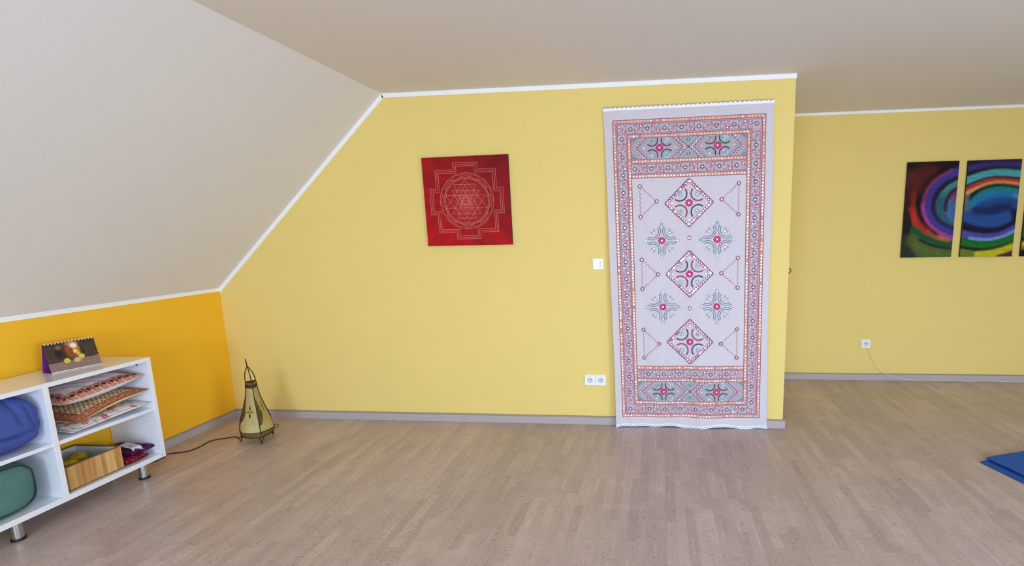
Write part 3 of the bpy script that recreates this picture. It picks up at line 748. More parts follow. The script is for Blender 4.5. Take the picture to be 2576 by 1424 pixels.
SWIRL = [[[20,10,14],0.0429,[[2.278,2.041],[2.514,2.041],[2.705,2.043]]],[[90,26,20],0.0786,[[2.448,1.97],[2.382,1.905],[2.358,1.839]]],[[55,16,16],0.0429,[[2.296,1.796],[2.297,1.676]]],[[25,18,18],0.0357,[[2.289,1.585],[2.285,1.44]]],[[38,46,38],0.05,[[2.292,1.34],[2.308,1.224]]],[[12,6,12],0.0272,[[2.658,2.015],[2.564,1.959],[2.468,1.903],[2.411,1.8],[2.39,1.704],[2.397,1.613],[2.433,1.514],[2.489,1.452],[2.551,1.405]]],[[150,50,90],0.0143,[[2.648,1.975],[2.539,1.908],[2.48,1.836],[2.443,1.762],[2.428,1.673]]],[[185,75,150],0.0157,[[2.428,1.673],[2.446,1.582],[2.501,1.49],[2.578,1.427],[2.669,1.38],[2.714,1.368]]],[[66,56,150],0.0314,[[2.716,1.962],[2.624,1.921],[2.549,1.871],[2.498,1.798],[2.472,1.709],[2.475,1.626],[2.51,1.55],[2.582,1.473],[2.665,1.426],[2.711,1.402]]],[[24,12,44],0.0171,[[2.699,1.907],[2.615,1.858],[2.549,1.789],[2.513,1.701],[2.52,1.61],[2.57,1.534],[2.639,1.487],[2.706,1.459]]],[[75,140,135],0.02,[[2.718,1.855],[2.647,1.817],[2.602,1.758]]],[[45,100,120],0.0257,[[2.602,1.758],[2.579,1.684],[2.582,1.609],[2.62,1.54],[2.689,1.494]]],[[48,30,60],0.0143,[[2.711,1.815],[2.664,1.779],[2.627,1.713],[2.627,1.623]]],[[120,55,85],0.0186,[[2.711,1.778],[2.683,1.727]]],[[70,112,168],0.0329,[[2.713,1.711],[2.682,1.659],[2.688,1.584],[2.714,1.531]]],[[150,40,26],0.0214,[[2.341,1.78],[2.335,1.705],[2.341,1.629]]],[[205,48,32],0.0243,[[2.341,1.629],[2.381,1.53],[2.437,1.468],[2.491,1.425]]],[[190,110,50],0.0157,[[2.491,1.425],[2.553,1.382],[2.613,1.358],[2.672,1.342]]],[[12,88,50],0.0243,[[2.373,1.446],[2.481,1.368],[2.586,1.328],[2.711,1.311]]],[[14,18,10],0.0114,[[2.424,1.353],[2.538,1.298],[2.708,1.263]]],[[88,108,42],0.0429,[[2.351,1.339],[2.452,1.276],[2.565,1.236],[2.712,1.214]]],[[30,18,40],0.0214,[[2.784,2.026],[2.937,2.043],[3.229,2.039]]],[[62,48,125],0.0257,[[2.795,1.985],[2.906,2.007],[3.044,2.023],[3.232,2.008]]],[[14,8,30],0.0157,[[2.799,1.938],[2.909,1.969],[3.047,1.986],[3.236,1.972]]],[[78,170,175],0.0257,[[2.798,1.875],[2.879,1.91],[2.982,1.938],[3.086,1.944],[3.237,1.925]]],[[60,35,40],0.01,[[2.795,1.835],[2.883,1.875],[3.02,1.904],[3.235,1.883]]],[[195,52,40],0.0129,[[2.797,1.802],[2.886,1.841],[2.988,1.874],[3.093,1.88],[3.234,1.858]]],[[218,155,90],0.0143,[[2.797,1.772],[2.888,1.818],[2.99,1.852],[3.095,1.856],[3.237,1.832]]],[[14,28,20],0.0171,[[2.827,1.716],[2.891,1.784],[2.993,1.826],[3.097,1.833],[3.232,1.809]]],[[30,135,120],0.0186,[[2.869,1.722],[2.928,1.769],[2.996,1.793],[3.1,1.801],[3.236,1.776]]],[[25,122,175],0.0329,[[2.851,1.685],[2.932,1.724],[3.035,1.751],[3.14,1.756],[3.234,1.728]]],[[100,165,205],0.0214,[[3.204,1.743],[3.241,1.728]]],[[32,74,145],0.0357,[[2.939,1.654],[3.076,1.695],[3.181,1.692],[3.221,1.647]]],[[24,38,90],0.0357,[[2.907,1.609],[3.047,1.629],[3.172,1.648]]],[[38,80,152],0.0429,[[2.804,1.567],[2.916,1.519],[3.059,1.509],[3.147,1.545]]],[[95,112,120],0.02,[[2.804,1.724],[2.803,1.619]]],[[14,12,38],0.0243,[[2.801,1.476],[2.923,1.44],[3.067,1.426],[3.17,1.462],[3.228,1.513],[3.212,1.595]]],[[88,72,172],0.0186,[[2.797,1.405],[2.928,1.382],[3.036,1.381],[3.14,1.408],[3.236,1.468]]],[[120,160,215],0.0114,[[2.858,1.362],[2.989,1.347],[3.108,1.365],[3.237,1.423]]],[[14,112,36],0.0272,[[2.8,1.332],[2.935,1.306],[3.078,1.313],[3.233,1.363]]],[[8,14,8],0.0114,[[2.794,1.279],[2.94,1.255],[3.082,1.271],[3.233,1.321]]],[[200,195,30],0.0257,[[2.944,1.211],[3.051,1.225],[3.155,1.254],[3.236,1.291]]],[[112,126,45],0.0314,[[2.791,1.233],[2.871,1.22]]],[[92,48,38],0.0186,[[3.126,1.186],[3.229,1.223]]],[[110,60,150],0.0429,[[3.259,2.011],[3.502,1.932],[3.655,1.783]]],[[20,80,150],0.0643,[[3.286,1.756],[3.423,1.709],[3.539,1.603]]],[[14,110,60],0.0429,[[3.28,1.415],[3.418,1.435],[3.582,1.528]]],[[14,20,10],0.0143,[[3.289,1.332],[3.426,1.367],[3.653,1.512]]],[[205,190,30],0.0214,[[3.292,1.298],[3.43,1.33],[3.658,1.468]]],[[200,90,30],0.0143,[[3.296,1.264],[3.434,1.292],[3.663,1.423]]],[[12,14,18],0.0429,[[3.301,1.21],[3.511,1.23],[3.712,1.303]]]]
def sw(X, Z, U, V):
    c = stroke_paint(X, Z, SWIRL, (14, 9, 14), 1.25)
    dx, dz = (X-3.10)/1.9, (Z-1.62)*1.0
    r = np.hypot(dx, dz); th = np.arctan2(dz, dx)
    br = np.sin(r*210+3*np.sin(th*5)+2*np.sin(th*2+r*20))*.5+np.sin(r*470+4*np.sin(th*7+1))*.3+np.sin(r*95+th*3)*.4
    k = 1+.16*br+.10*np.sin(th*40+r*60)*np.sin(r*130)
    return np.clip(c*.84*k[:, None], 0, 1)
grp = 'swirl canvases in the recess'
wall_canvas('abstract_canvas', 'left tall canvas of the swirl set, red and purple arcs on a dark ground', 2.273, 2.711, 1.191, 2.053, DR, .02, 88, 170, sw, M['canvas_black'], None, grp)
wall_canvas('abstract_canvas', 'middle tall canvas of the swirl set, with the blue centre of the spiral', 2.787, 3.233, 1.190, 2.052, DR, .02, 88, 170, sw, M['canvas_black'], None, grp)
wall_canvas('abstract_canvas', 'rightmost canvas of the swirl set, only its left edge in the picture', 3.305, 3.745, 1.190, 2.052, DR, .02, 60, 110, sw, M['canvas_black'], None, grp)

RC = [(-1.731, 2.048), (-1.075, 2.055), (-1.070, 1.403), (-1.725, 1.400)]
rr = np.random.RandomState(5)
def red_paint(X, Z, U, V):
    cx_, cy_ = .50, .50
    dx, dy = U-cx_, V-cy_; r = np.hypot(dx, dy); th = np.arctan2(dy, dx)
    f = np.zeros_like(U)
    for k in range(90):
        a = rr.uniform(-PI, PI); w = rr.uniform(.012, .09); amp = rr.uniform(-1, 1)*.42
        dth = (th-a+PI) % (2*PI)-PI
        r0 = rr.uniform(.0, .55); f += amp*np.exp(-(dth/w)**2)*(1/(1+np.exp(-(r-r0)*16)))
    f = np.clip(f, -1, 1)
    base = np.array(lin((150, 20, 34)))[None]*np.ones((len(U), 1))
    dark = np.array(lin((92, 10, 24))); bright = np.array(lin((192, 16, 20))); pink = np.array(lin((196, 70, 80)))
    k = np.clip(.5+.45*f+.28*(V-.5)-.25*(U-.5), 0, 1)[:, None]
    c = dark*(1-k)+bright*k
    g = np.exp(-(r/.17)**2)[:, None]*.55
    return c*(1-g)+pink*g
cv, cpt = wall_canvas('yantra_canvas', 'square red canvas with a fine line mandala of triangles and lotus rings', -1.731, -1.07, 1.4, 2.055, 0, .022, 150, 150, red_paint, M['canvas_side'], RC)
# the line drawing lies on the canvas
def uvp(px, py):      # drawing units of a 1424 square sketch -> canvas uv
    v = .5
    for _ in range(4):
        xl = 103+(200-103)*v; xr = 1250+65*v; u = (px-xl)/(xr-xl); yt = 145-53*u; yb = 1316-24*u; v = (py-yt)/(yb-yt)
    return u, v
G = MB(); gy = [0]
def gl(pts, w=.0022, uv=False):
    q = [cpt(*(p if uv else uvp(*p))) for p in pts]; gy[0] += 1; yy = -.0231-.00006*gy[0]
    for (ax, az), (bx, bz) in zip(q[:-1], q[1:]):
        l = math.hypot(bx-ax, bz-az)
        if l < 1e-6: continue
        ux, uz = (bx-ax)/l, (bz-az)/l; nx_, nz_ = -uz*w/2, ux*w/2
        ax -= ux*w*.3; az -= uz*w*.3; bx += ux*w*.3; bz += uz*w*.3
        G.add([(ax+nx_, yy, az+nz_), (bx+nx_, yy, bz+nz_), (bx-nx_, yy, bz-nz_), (ax-nx_, yy, az-nz_)], [(0, 1, 2, 3)])
def gate(o):          # nested outline of the square with its four gates, in uv about the centre
    a, g, e = .352-o, .142-o, .428-o
    x = .5; y = .4975
    pts = [(-g, -e), (g, -e), (g, -a), (a, -a), (a, -g), (e, -g), (e, g), (a, g), (a, a), (g, a), (g, e), (-g, e), (-g, a), (-a, a), (-a, g), (-e, g), (-e, -g), (-a, -g), (-a, -a), (-g, -a), (-g, -e)]
    gl([(x+p*1.0, y+q) for p, q in pts], uv=True)
for o_ in (0, .0185, .037): gate(o_)
CX_, CY_ = .5, .497
def circ(r, n=72, w=.0022): gl([(CX_+r*math.cos(2*PI*k/n), CY_+r*math.sin(2*PI*k/n)) for k in range(n+1)], w, True)
circ(.313); circ(.262); circ(.249)
def petals(n, r0, r1, ph):
    for k in range(n):
        a0 = ph+2*PI*(k-.5)/n; a1 = ph+2*PI*(k+.5)/n; am = (a0+a1)/2
        pts = []
        for i in range(13):
            f = i/12; a = a0+(a1-a0)*f; m = 1-abs(2*f-1)
            r = r0+(r1-r0)*(.62*math.sin(m*PI/2)**.5+.38*m**5) if m > 0 else r0
            pts.append((CX_+r*math.cos(a), CY_+r*math.sin(a)))
        gl(pts, .0022, True)
petals(16, .283, .312, PI/2); petals(8, .262, .284, PI/2)
T_ = [((688, 425), 443, 985, 800), ((690, 495), 535, 905, 875), ((693, 568), 600, 848, 937), ((700, 632), 625, 790, 755),
      ((728, 1010), 432, 965, 632), ((722, 935), 520, 878, 568), ((718, 870), 545, 838, 487), ((712, 795), 620, 770, 665), ((708, 755), 650, 752, 700)]
for (ax, ay), xl, xr, yb in T_:
    gl([(ax, ay), (xl, yb+(xr-xl)*.012), (xr, yb-(xr-xl)*.012), (ax, ay)], .0019)
lines = link_mesh('line_drawing', [(x+1.4005, y, z-1.7275) for x, y, z in G.v], G.f, M['gold_line'], None, cv)
lines['label'] = 'pale copper line drawing'
EXPO = -0.16
EN = [80, 19, 9]
DAY = (.65, .82, 1.0)
ENR = 262
# ------------------------------------------------------------------ switch, sockets, cables
def plate(mb, cx, cz, w, h, y, t=.009, r=.004, mi=0):
    mb.box(cx-w/2, cx+w/2, y-t, y, cz-h/2, cz+h/2, mi, r)
SWX, SWZ = -.4315, 1.2495
sw_ = thing('light_switch', 'white square light switch on the yellow wall beside the hanging', 'light switch', (SWX, 0, SWZ))
mb = MB()
w, y0, y1 = .0405, -.010, 0
mb.box(-w, w, -.009, 0, -w, w, 0, .003)
mb.box(-.0305, .0305, -.0115, -.008, -.0305, .0305, 0, .0015)
mb.build('frame', M['plastic'], sw_)
mb = MB(); n = 14                                        # concave rocker
vs = []
for i in range(n+1):
    u = -1+2*i/n
    for z in (-.0275, .0275): vs.append((u*.0275, -.0158+.0048*(1-u*u), z))
fs = [(2*i, 2*i+2, 2*i+3, 2*i+1) for i in range(n)]
mb.add(vs, fs)
b0 = [(-.0275, -.0105, -.0275), (.0275, -.0105, -.0275), (.0275, -.0105, .0275), (-.0275, -.0105, .0275)]
mb.add(b0+[(-.0275, -.0158, -.0275), (.0275, -.0158, -.0275), (.0275, -.0158, .0275), (-.0275, -.0158, .0275)], [(0, 4, 7, 3), (1, 2, 6, 5), (0, 1, 2, 3)])
mb.build('rocker', M['plastic'], sw_, False)
def socket_insert(mb, cx, cz, cy=0.):
    n = 40
    R0, R1, R2 = .0205, .0205, .0195
    ring = lambda r, y: [(cx+r*math.cos(2*PI*k/n), cy+y, cz+r*math.sin(2*PI*k/n)) for k in range(n)]
    a, b, c = ring(.0225, -.0108), ring(R0, -.0122), ring(R2, -.0022)
    base = len(mb.v); vs = a+b+c
    fs = [(k, (k+1) % n, n+(k+1) % n, n+k) for k in range(n)]
    mb.add(vs, fs, 0); mb.m[-n:] = [0]*n
    mb.add(vs, [(n+k, n+(k+1) % n, 2*n+(k+1) % n, 2*n+k) for k in range(n)], 1)
    mb.add(c, [tuple(range(n))], 1)
    for sx in (-1, 1):
        mb.cyl((cx+sx*.0095, cy-.0021, cz), (0, -1, 0), .0029, .0029, .0006, 12, 2)
    for sz in (-1, 1):
        mb.box(cx-.0028, cx+.0028, cy-.0085, cy-.002, cz+sz*.0195, cz+sz*.0150, 3)
    mb.cyl((cx, cy-.0021, cz), (0, -1, 0), .0019, .0019, .0006, 10, 2)
def socket_frame(mb, cx, cz, cy=0., k=1):
    """square frame with a round opening for the insert"""
    n = 40; w = .0275
    sq = []
    for i in range(n):
        a = 2*PI*i/n; c, s_ = math.cos(a), math.sin(a); m = w/max(abs(c), abs(s_)); sq.append((cx+c*m, cy-.0108, cz+s_*m))
    ci = [(cx+.0225*math.cos(2*PI*i/n), cy-.0108, cz+.0225*math.sin(2*PI*i/n)) for i in range(n)]
    mb.add(sq+ci, [(i, (i+1) % n, n+(i+1) % n, n+i) for i in range(n)])
    bk = [(x, cy-.0085, z) for x, y, z in sq]
    mb.add(sq+bk, [(i, n+i, n+(i+1) % n, (i+1) % n) for i in range(n)])
def outer_frame(mb, x0, x1, z0, z1, cxs, t=.0095):
    """rim boxes around square openings"""
    w = .0275; czm = (z0+z1)/2
    mb.box(x0, x1, -t, 0, z0, czm-w, 0, .0015); mb.box(x0, x1, -t, 0, czm+w, z1, 0, .0015)
    xs = [x0]+[v for c in cxs for v in (c-w, c+w)]+[x1]
    for a, b in zip(xs[::2], xs[1::2]): mb.box(a, b, -t, 0, czm-w, czm+w, 0)
ds = thing('double_socket', 'white double power socket low on the yellow wall, left of the hanging', 'power socket', (-.471, 0, .3575))
mb = MB(); outer_frame(mb, -.0815, -.0006, -.0415, .0415, [-.0405]); outer_frame(mb, .0006, .0815, -.0415, .0415, [.0405])
mb.build('frame', M['plastic'], ds)
for cx_ in (-.0405, .0405):
    mb = MB(); socket_frame(mb, cx_, 0); socket_insert(mb, cx_, 0)
    mb.build('socket', [M['plastic'], M['plastic_dark'], M['socket_hole'], M['chrome']], ds)
ss = thing('single_socket', 'white single power socket on the recessed wall above a trailing cream cable', 'power socket', (2.0125, DR, .3645))
mb = MB(); outer_frame(mb, -.0415, .0415, -.0425, .0425, [0]); mb.build('frame', M['plastic'], ss)
mb = MB(); socket_frame(mb, 0, 0); socket_insert(mb, 0, 0); mb.build('socket', [M['plastic'], M['plastic_dark'], M['socket_hole'], M['chrome']], ss)
def smooth_path(pts, n=8):
    pts = [Vector(p) for p in pts]; out = []
    P_ = [pts[0]]+pts+[pts[-1]]
    for i in range(1, len(P_)-2):
        for k in range(n):
            t = k/n; a, b, c, d_ = P_[i-1], P_[i], P_[i+1], P_[i+2]
            out.append(.5*((2*b)+(c-a)*t+(2*a-5*b+4*c-d_)*t*t+(3*b-a-3*c+d_)*t**3))
    out.append(pts[-1]); return out
mb = MB()
cab = [(2.034, DR-.006, .321), (2.040, DR-.010, .300), (2.063, DR-.012, .250), (2.092, DR-.016, .190), (2.119, DR-.018, .143), (2.150, DR-.020, .107), (2.186, DR-.022, .078), (2.262, DR-.024, .044), (2.356, DR-.026, .025), (2.450, DR-.027, .011),
       (2.52, DR-.030, .0035), (2.62, DR-.026, .006), (2.695, DR-.022, .010), (2.84, DR-.022, .006), (2.999, DR-.026, .0035), (3.119, DR-.021, .009), (3.28, DR-.022, .0035), (3.462, DR-.024, .0035), (3.75, DR-.024, .0035)]
mb.tube(smooth_path(cab), .0026, 8)
tag(mb.build('white_cable', M['white_cord'], None, True), 'cream cable sagging from the recess socket and trailing along the baseboard', 'cable')
hk = thing('wall_hook', 'small brown hook on a white plate on the edge of the partition', 'hook', (XC, .03, 1.19))
mb = MB(); mb.box(0, .004, -.022, .022, .0, .055, 0, .001); mb.build('backplate', M['plastic'], hk)
mb = MB(); mb.tube(smooth_path([(.002, 0, .012), (.016, 0, .008), (.025, 0, -.006), (.018, 0, -.020), (.002, 0, -.028)], 5), .0035, 8); mb.build('ring', M['brass'], hk, True)

# ------------------------------------------------------------------ goatskin floor lantern
FA, FB, FC = Vector((-3.065, -.483, 0)), Vector((-2.873, -.516, 0)), Vector((-2.923, -.340, 0))
CE = (FA+FB+FC)/3
lamp = thing('floor_lantern', 'three-sided goatskin lantern with dark metal tripod legs in the wall corner', 'lamp', CE)
dirs = [(f-CE).normalized() for f in (FA, FB, FC)]
RAD = [(.050, .111), (.086, .116), (.146, .106), (.20, .089), (.247, .0735), (.326, .0495), (.38, .0400), (.408, .0355), (.447, .0335)]
LEAN = Vector((-.0104, .0057, 0))
def lrad(z): return interp(RAD, z)
def lcorner(k, z, extra=0.):
    return dirs[k % 3]*(lrad(z)+extra)+LEAN*(z/.6)+Vector((0, 0, z))
def lsurf(k, w, z, off=0.):
    a, b = lcorner(k, z), lcorner(k+1, z)
    p = a.lerp(b, w)
    n = (dirs[k % 3]+dirs[(k+1) % 3]).normalized()
    side = (b-a).length
    bulge = (.16 if z < .15 else .10)*side*(4*w*(1-w))
    scal = .012*math.sin(w*PI)**2*math.exp(-((z-.09)/.05)**2)
    return p+n*(bulge+scal+off)
NW, NZ = 56, 130; Z0, Z1 = .086, .408
vs = []; fs = []; cols = []
def parch_col(k, w, z):
    base = np.array(lin((198, 186, 130))); warm = np.array(lin((162, 138, 70))); brown = np.array(lin((92, 62, 34)))
    t = .5+.5*math.sin(9*w+40*z+k*2)*math.sin(23*z+7*w+k)
    t2 = .5+.5*math.sin(31*w+17*z+5*math.sin(50*z+k))*math.sin(61*z-13*w)
    c = base*(1-.35*t)+warm*.35*t; c = c*(.86+.2*t2)
    if k == 1: c = c*.5+warm*.5
    # brown leaf-shaped inset beside the left rib of every face
    zz = (z-.235)/.105
    if abs(zz) < 1:
        hw = .30*(1-zz*zz)**.8*(.85+.25*(z < .235))
        if w < hw: c = brown*(.8+.5*t)
    # henna motif
    mw, mz = (.62, .232) if k == 0 else (.55, .262)
    dx = (w-mw)*(.15); dz = z-mz
    def dia(x, zc, a, b): return abs(x)/a+abs(dz-zc)/b < 1
    if dia(dx, .027, .0085, .020) or dia(dx, -.026, .0088, .019): c = np.array(lin((34, 20, 16)))
    for sx in (-1, 1):
        r = math.hypot(dx-sx*.015, dz)
        if abs(r-.0075) < .0022: c = np.array(lin((70, 44, 24)))
    if abs(dz+.001) < .0018 and abs(dx) < .040: c = c*.5+brown*.5
    if w < .012 or w > .988: c = np.array(lin((40, 26, 18)))
    return c
for k in range(3):
    n0 = len(vs)
    for j in range(NZ+1):
        for i in range(NW+1):
            w, z = i/NW, Z0+(Z1-Z0)*j/NZ
            vs.append(lsurf(k, w, z)); cols.append(parch_col(k, w, z))
    for j in range(NZ):
        for i in range(NW):
            a = n0+j*(NW+1)+i; fs.append((a, a+1, a+NW+2, a+NW+1))
shade = link_mesh('lamp_shade', vs, fs, M['parchment'], None, lamp, True); set_col(shade, cols)
shade['label'] = 'yellowed goatskin with brown insets and henna motifs'
def lband(name, z0, z1, off, lab):
    mb = MB()
    for k in range(3):
        n = 12
        vs = []
        for i in range(n+1):
            for z, o_ in ((z0, off), (z1, off), (z1, off-.004), (z0, off-.004)): vs.append(lsurf(k, i/n, z, o_))
        for i in range(n):
            for e in range(4):
                a = i*4+e; b = i*4+(e+1) % 4; mb.f.append(tuple(len(mb.v)+q for q in (a, b, b+4, a+4))); mb.m.append(0)
        mb.v += [tuple(v) for v in vs]
        for z in (z0, z1): mb.tube([lsurf(k, i/n, z, off) for i in range(n+1)], .0028, 6, 1)
        for i in range(1, 9): mb.tube([lsurf(k, i/9-.03, z0+.006, off+.001), lsurf(k, i/9, (z0+z1)/2, off+.001), lsurf(k, i/9+.03, z0+.006, off+.001)], .0013, 5, 1)
    o = mb.build(name, [M['lband'], M['bronze']], lamp); o['label'] = lab
M['lband'] = mat('olive_brown_hide', (112, 92, 50), .5, var=.35, vscale=60)
lband('base_band', .050, .088, .003, 'dark olive band round the bottom')
lband('top_band', .406, .448, .002, 'dark olive band round the top')
mb = MB()
for k in range(3): mb.tube([lcorner(k, z, .003) for z in (.05, .086, .12, .146, .2, .247, .29, .326, .38, .448)], .0026, 6)
mb.build('corner_ribs', M['bronze'], lamp, True)
AP = LEAN*(.566/.6)+Vector((-.0067, -.006, .566)); TP = LEAN+Vector((-.0104, -.0094, .622))
mb = MB()
for k in range(3):
    a = lcorner(k, .448, .002); m = a.lerp(AP, .5)+dirs[k]*.010
    mb.tube(smooth_path([a, m, AP], 6), .0032, 7)
mb.tube([AP-Vector((0, 0, .01)), TP], [.0045, .003], 7)
mb.build('top_spike', M['bronze'], lamp, True)
for k in range(3):
    mb = MB(); f = (FA, FB, FC)[k]-CE; f = Vector((f.x, f.y, .004)); t_ = dirs[(k+1) % 3]-dirs[(k+2) % 3]; t_.normalize()
    c0 = lcorner(k, .052)
    mb.tube([c0+t_*.020-dirs[k]*.012, f+Vector((0, 0, .004)), f], .0036, 7); mb.tube([c0-t_*.012-dirs[k]*.010, f+Vector((0, 0, .004)), f], .0036, 7)
    mb.cyl((f.x, f.y, 0), (0, 0, 1), .0065, .005, .012, 10)
    mb.build('leg', M['bronze'], lamp, True)
mb = MB(); c2 = lcorner(2, .066); v_ = Vector((.74, .67, 0)); c1 = lcorner(1, .052)
mb.tube(smooth_path([c1+Vector((.01, 0, .0)), c1.lerp(c2, .5)+Vector((.028, -.010, -.012)), c2+v_*.002+Vector((0, -.01, -.004)), c2+v_*.032+Vector((0, 0, .006)), c2+v_*.036+Vector((0, 0, -.010)), c2+v_*.014+Vector((0, 0, -.02)), c1.lerp(c2, .6)+Vector((.028, -.01, -.018))], 6), .0026, 6)
mb.build('wire_loop', M['bronze'], lamp, True)
mb = MB()
mb.tube(smooth_path([(-3.062, -.478, .040), (-3.080, -.476, .026), (-3.110, -.455, .006), (-3.167, -.418, .0036), (-3.245, -.455, .0036), (-3.298, -.503, .0036), (-3.288, -.590, .0036), (-3.300, -.665, .0036), (-3.345, -.700, .0036), (-3.382, -.711, .0036), (-3.404, -.735, .006), (-3.405, -.765, .012)], 8), .0036, 8)
tag(mb.build('lantern_cord', M['black_cord'], None, True), 'thin black cord running over the floor from lantern to shelf', 'cable')
mb = MB(); mb.box(-3.425, -3.385, -.85, -.765, 0, .026, 0, .006)
tag(mb.build('cord_coupler', M['rubber']), 'black plug coupler on the floor just behind the shelf end', 'plug')

# ------------------------------------------------------------------ white shelf unit
SX0, SX1, SY0, SY1, SZ0, SZ1 = -3.505, -3.165, -2.07, -.955, .105, .763
TH = .024
shelf = thing('shelf_unit', 'low white open shelf unit on steel feet against the orange knee wall', 'shelf', (-3.335, -1.5, 0))
M['hole'] = mat('drill_hole_grey', (118, 124, 136), .8)
def part(mb, name, m, root=shelf, smooth=False):
    o = mb.build(name, m, None, smooth); return reparent(o, root)
mb = MB(); mb.box(SX0, SX1, SY0, SY1, SZ1-TH, SZ1, 0, .0012); part(mb, 'top_board', M['melamine'])
mb = MB(); mb.box(SX0, SX1, SY0+.02, SY1-.02, SZ0, SZ0+.030, 0, .0012); part(mb, 'bottom_board', M['melamine'])
def holes(mb, y, sgn, zs):
    for z in zs:
        for x in (SX1-.052, SX0+.025): mb.cyl((x, y, z), (0, sgn, 0), .0022, .0022, .0004, 8, 1)
Zt = [.243+.0345*k for k in range(5)]; Zu = [.60, .634, .668]
mb = MB(); mb.box(SX0, SX1, SY1-TH, SY1, SZ0, SZ1-TH, 0, .0008); holes(mb, SY1-TH, -1, Zt+Zu); mb.cyl((SX1-.075, SY1-TH, .719), (0, -1, 0), .0070, .0070, .001, 12, 2)
part(mb, 'side_panel', [M['melamine'], M['hole'], M['rubber']])
mb = MB(); mb.box(SX0, SX1, SY0, SY0+TH, SZ0, SZ1-TH, 0, .0008); holes(mb, SY0+TH, 1, Zt+Zu); part(mb, 'side_panel', [M['melamine'], M['hole']])
mb = MB(); mb.box(SX0, SX1-.001, -1.524, -1.4985, SZ0+.030, SZ1-TH, 0, .0008); holes(mb, -1.524, -1, Zt+Zu); holes(mb, -1.4985, 1, Zt+Zu); part(mb, 'divider', [M['melamine'], M['hole']])
mb = MB(); mb.box(SX0+.01, SX1-.004, -1.4985, SY1-TH, .4195, .4405, 0, .0008); part(mb, 'shelf_board', M['melamine'])
mb = MB(); mb.box(SX0+.01, SX1-.004, SY0+TH, -1.524, .4195, .4405, 0, .0008); part(mb, 'shelf_board', M['melamine'])
for (x, y) in ((-3.225, -1.058), (-3.225, -1.700), (-3.225, -2.0), (-3.445, -1.058), (-3.445, -1.700), (-3.445, -2.0)):
    mb = MB(); mb.cyl((x, y, .012), (0, 0, 1), .0245, .0245, SZ0-.012, 32)
    o = part(mb, 'leg', M['chrome'], smooth=True)
    mb = MB(); mb.cyl((x, y, 0), (0, 0, 1), .029, .0285, .013, 32)
    q = mb.build('rubber_foot', M['rubber'], None, True); q.parent = o; q.data.transform(Matrix.Translation(-Vector(shelf.location)))

# cushions ------------------------------------------------------------------
def cushion(name, label, quad, zf, H_, Hb, paint, cat='cushion', group=None, nx=130, ny=90, under=(230, 226, 232), sag=0.):
    """flat square cushion: quad = footprint corners (front-left, front-right, back-right, back-left); zf(u,v) = seam height"""
    def base(u, v):
        a = Vector(quad[0]).lerp(Vector(quad[1]), u); b = Vector(quad[3]).lerp(Vector(quad[2]), u); p = a.lerp(b, v)
        # edges pull in between the corners
        pin = .012
        c = Vector((sum(q[0] for q in quad)/4, sum(q[1] for q in quad)/4))
        p2 = Vector((p[0], p[1])); e = max(abs(2*u-1), abs(2*v-1)); cor = min(abs(2*u-1), abs(2*v-1))
        p2 += (c-p2).normalized()*pin*(1-cor**2)*e**6 if (c-p2).length > 1e-6 else Vector((0, 0))
        return p2
    def prof(u, v):
        a = max(0, 1-abs(2*u-1)**2.6); b = max(0, 1-abs(2*v-1)**2.6)
        return (a**.55)*(b**.55)
    vs = []; cols = []; fs = []
    for side in (1, -1):
        n0 = len(vs)
        for j in range(ny+1):
            for i in range(nx+1):
                u, v = i/nx, j/ny; p = base(u, v); h = prof(u, v)*(H_ if side > 0 else Hb)
                wr = .0030*math.sin(31*u+9*v)*math.sin(12*v+5*u)*h/H_+.0022*math.sin(55*u-22*v)*max(0, 1-abs(2*v-1))
                vs.append((p.x, p.y, max(.4412, zf(u, v)+side*h+wr*(side > 0))))
        for j in range(ny):
            for i in range(nx):
                a = n0+j*(nx+1)+i; f = (a, a+1, a+nx+2, a+nx+1); fs.append(f if side < 0 else f[::-1])
        U = np.array([i/nx for j in range(ny+1) for i in range(nx+1)]); V = np.array([j/ny for j in range(ny+1) for i in range(nx+1)])
        cols.append(paint(U, V) if side > 0 else np.tile(lin(under), (len(U), 1)))
    o = link_mesh(name, vs, fs, M['print'], None, None, True); set_col(o, np.vstack(cols))
    c = Vector((sum(q[0] for q in quad)/4, sum(q[1] for q in quad)/4, zf(.5, .5)))
    o.data.transform(Matrix.Translation(-c)); o.location = c
    return tag(o, label, cat, group)
def tri_motif(fu, fv, au, av): # small triangular bud
    return (fv > -av) & (fv < av) & (np.abs(fu) < au*(.25+.75*(av-fv)/(2*av)))
CW, CD = .43, .31
def band_mask(U, V, w0, w1):
    du = np.minimum(U, 1-U)*CW; dv = np.minimum(V, 1-V)*CD; d_ = np.minimum(du, dv); return (d_ >= w0) & (d_ < w1), d_
def mix_noise(U, V, a, b, f1, f2):
    n = .5+.5*np.sin(U*f1+3*np.sin(V*f2))*np.sin(V*f2*1.3+2*np.sin(U*f1*.7)); return np.array(lin(a))[None]*(1-n[:, None])+np.array(lin(b))[None]*n[:, None]
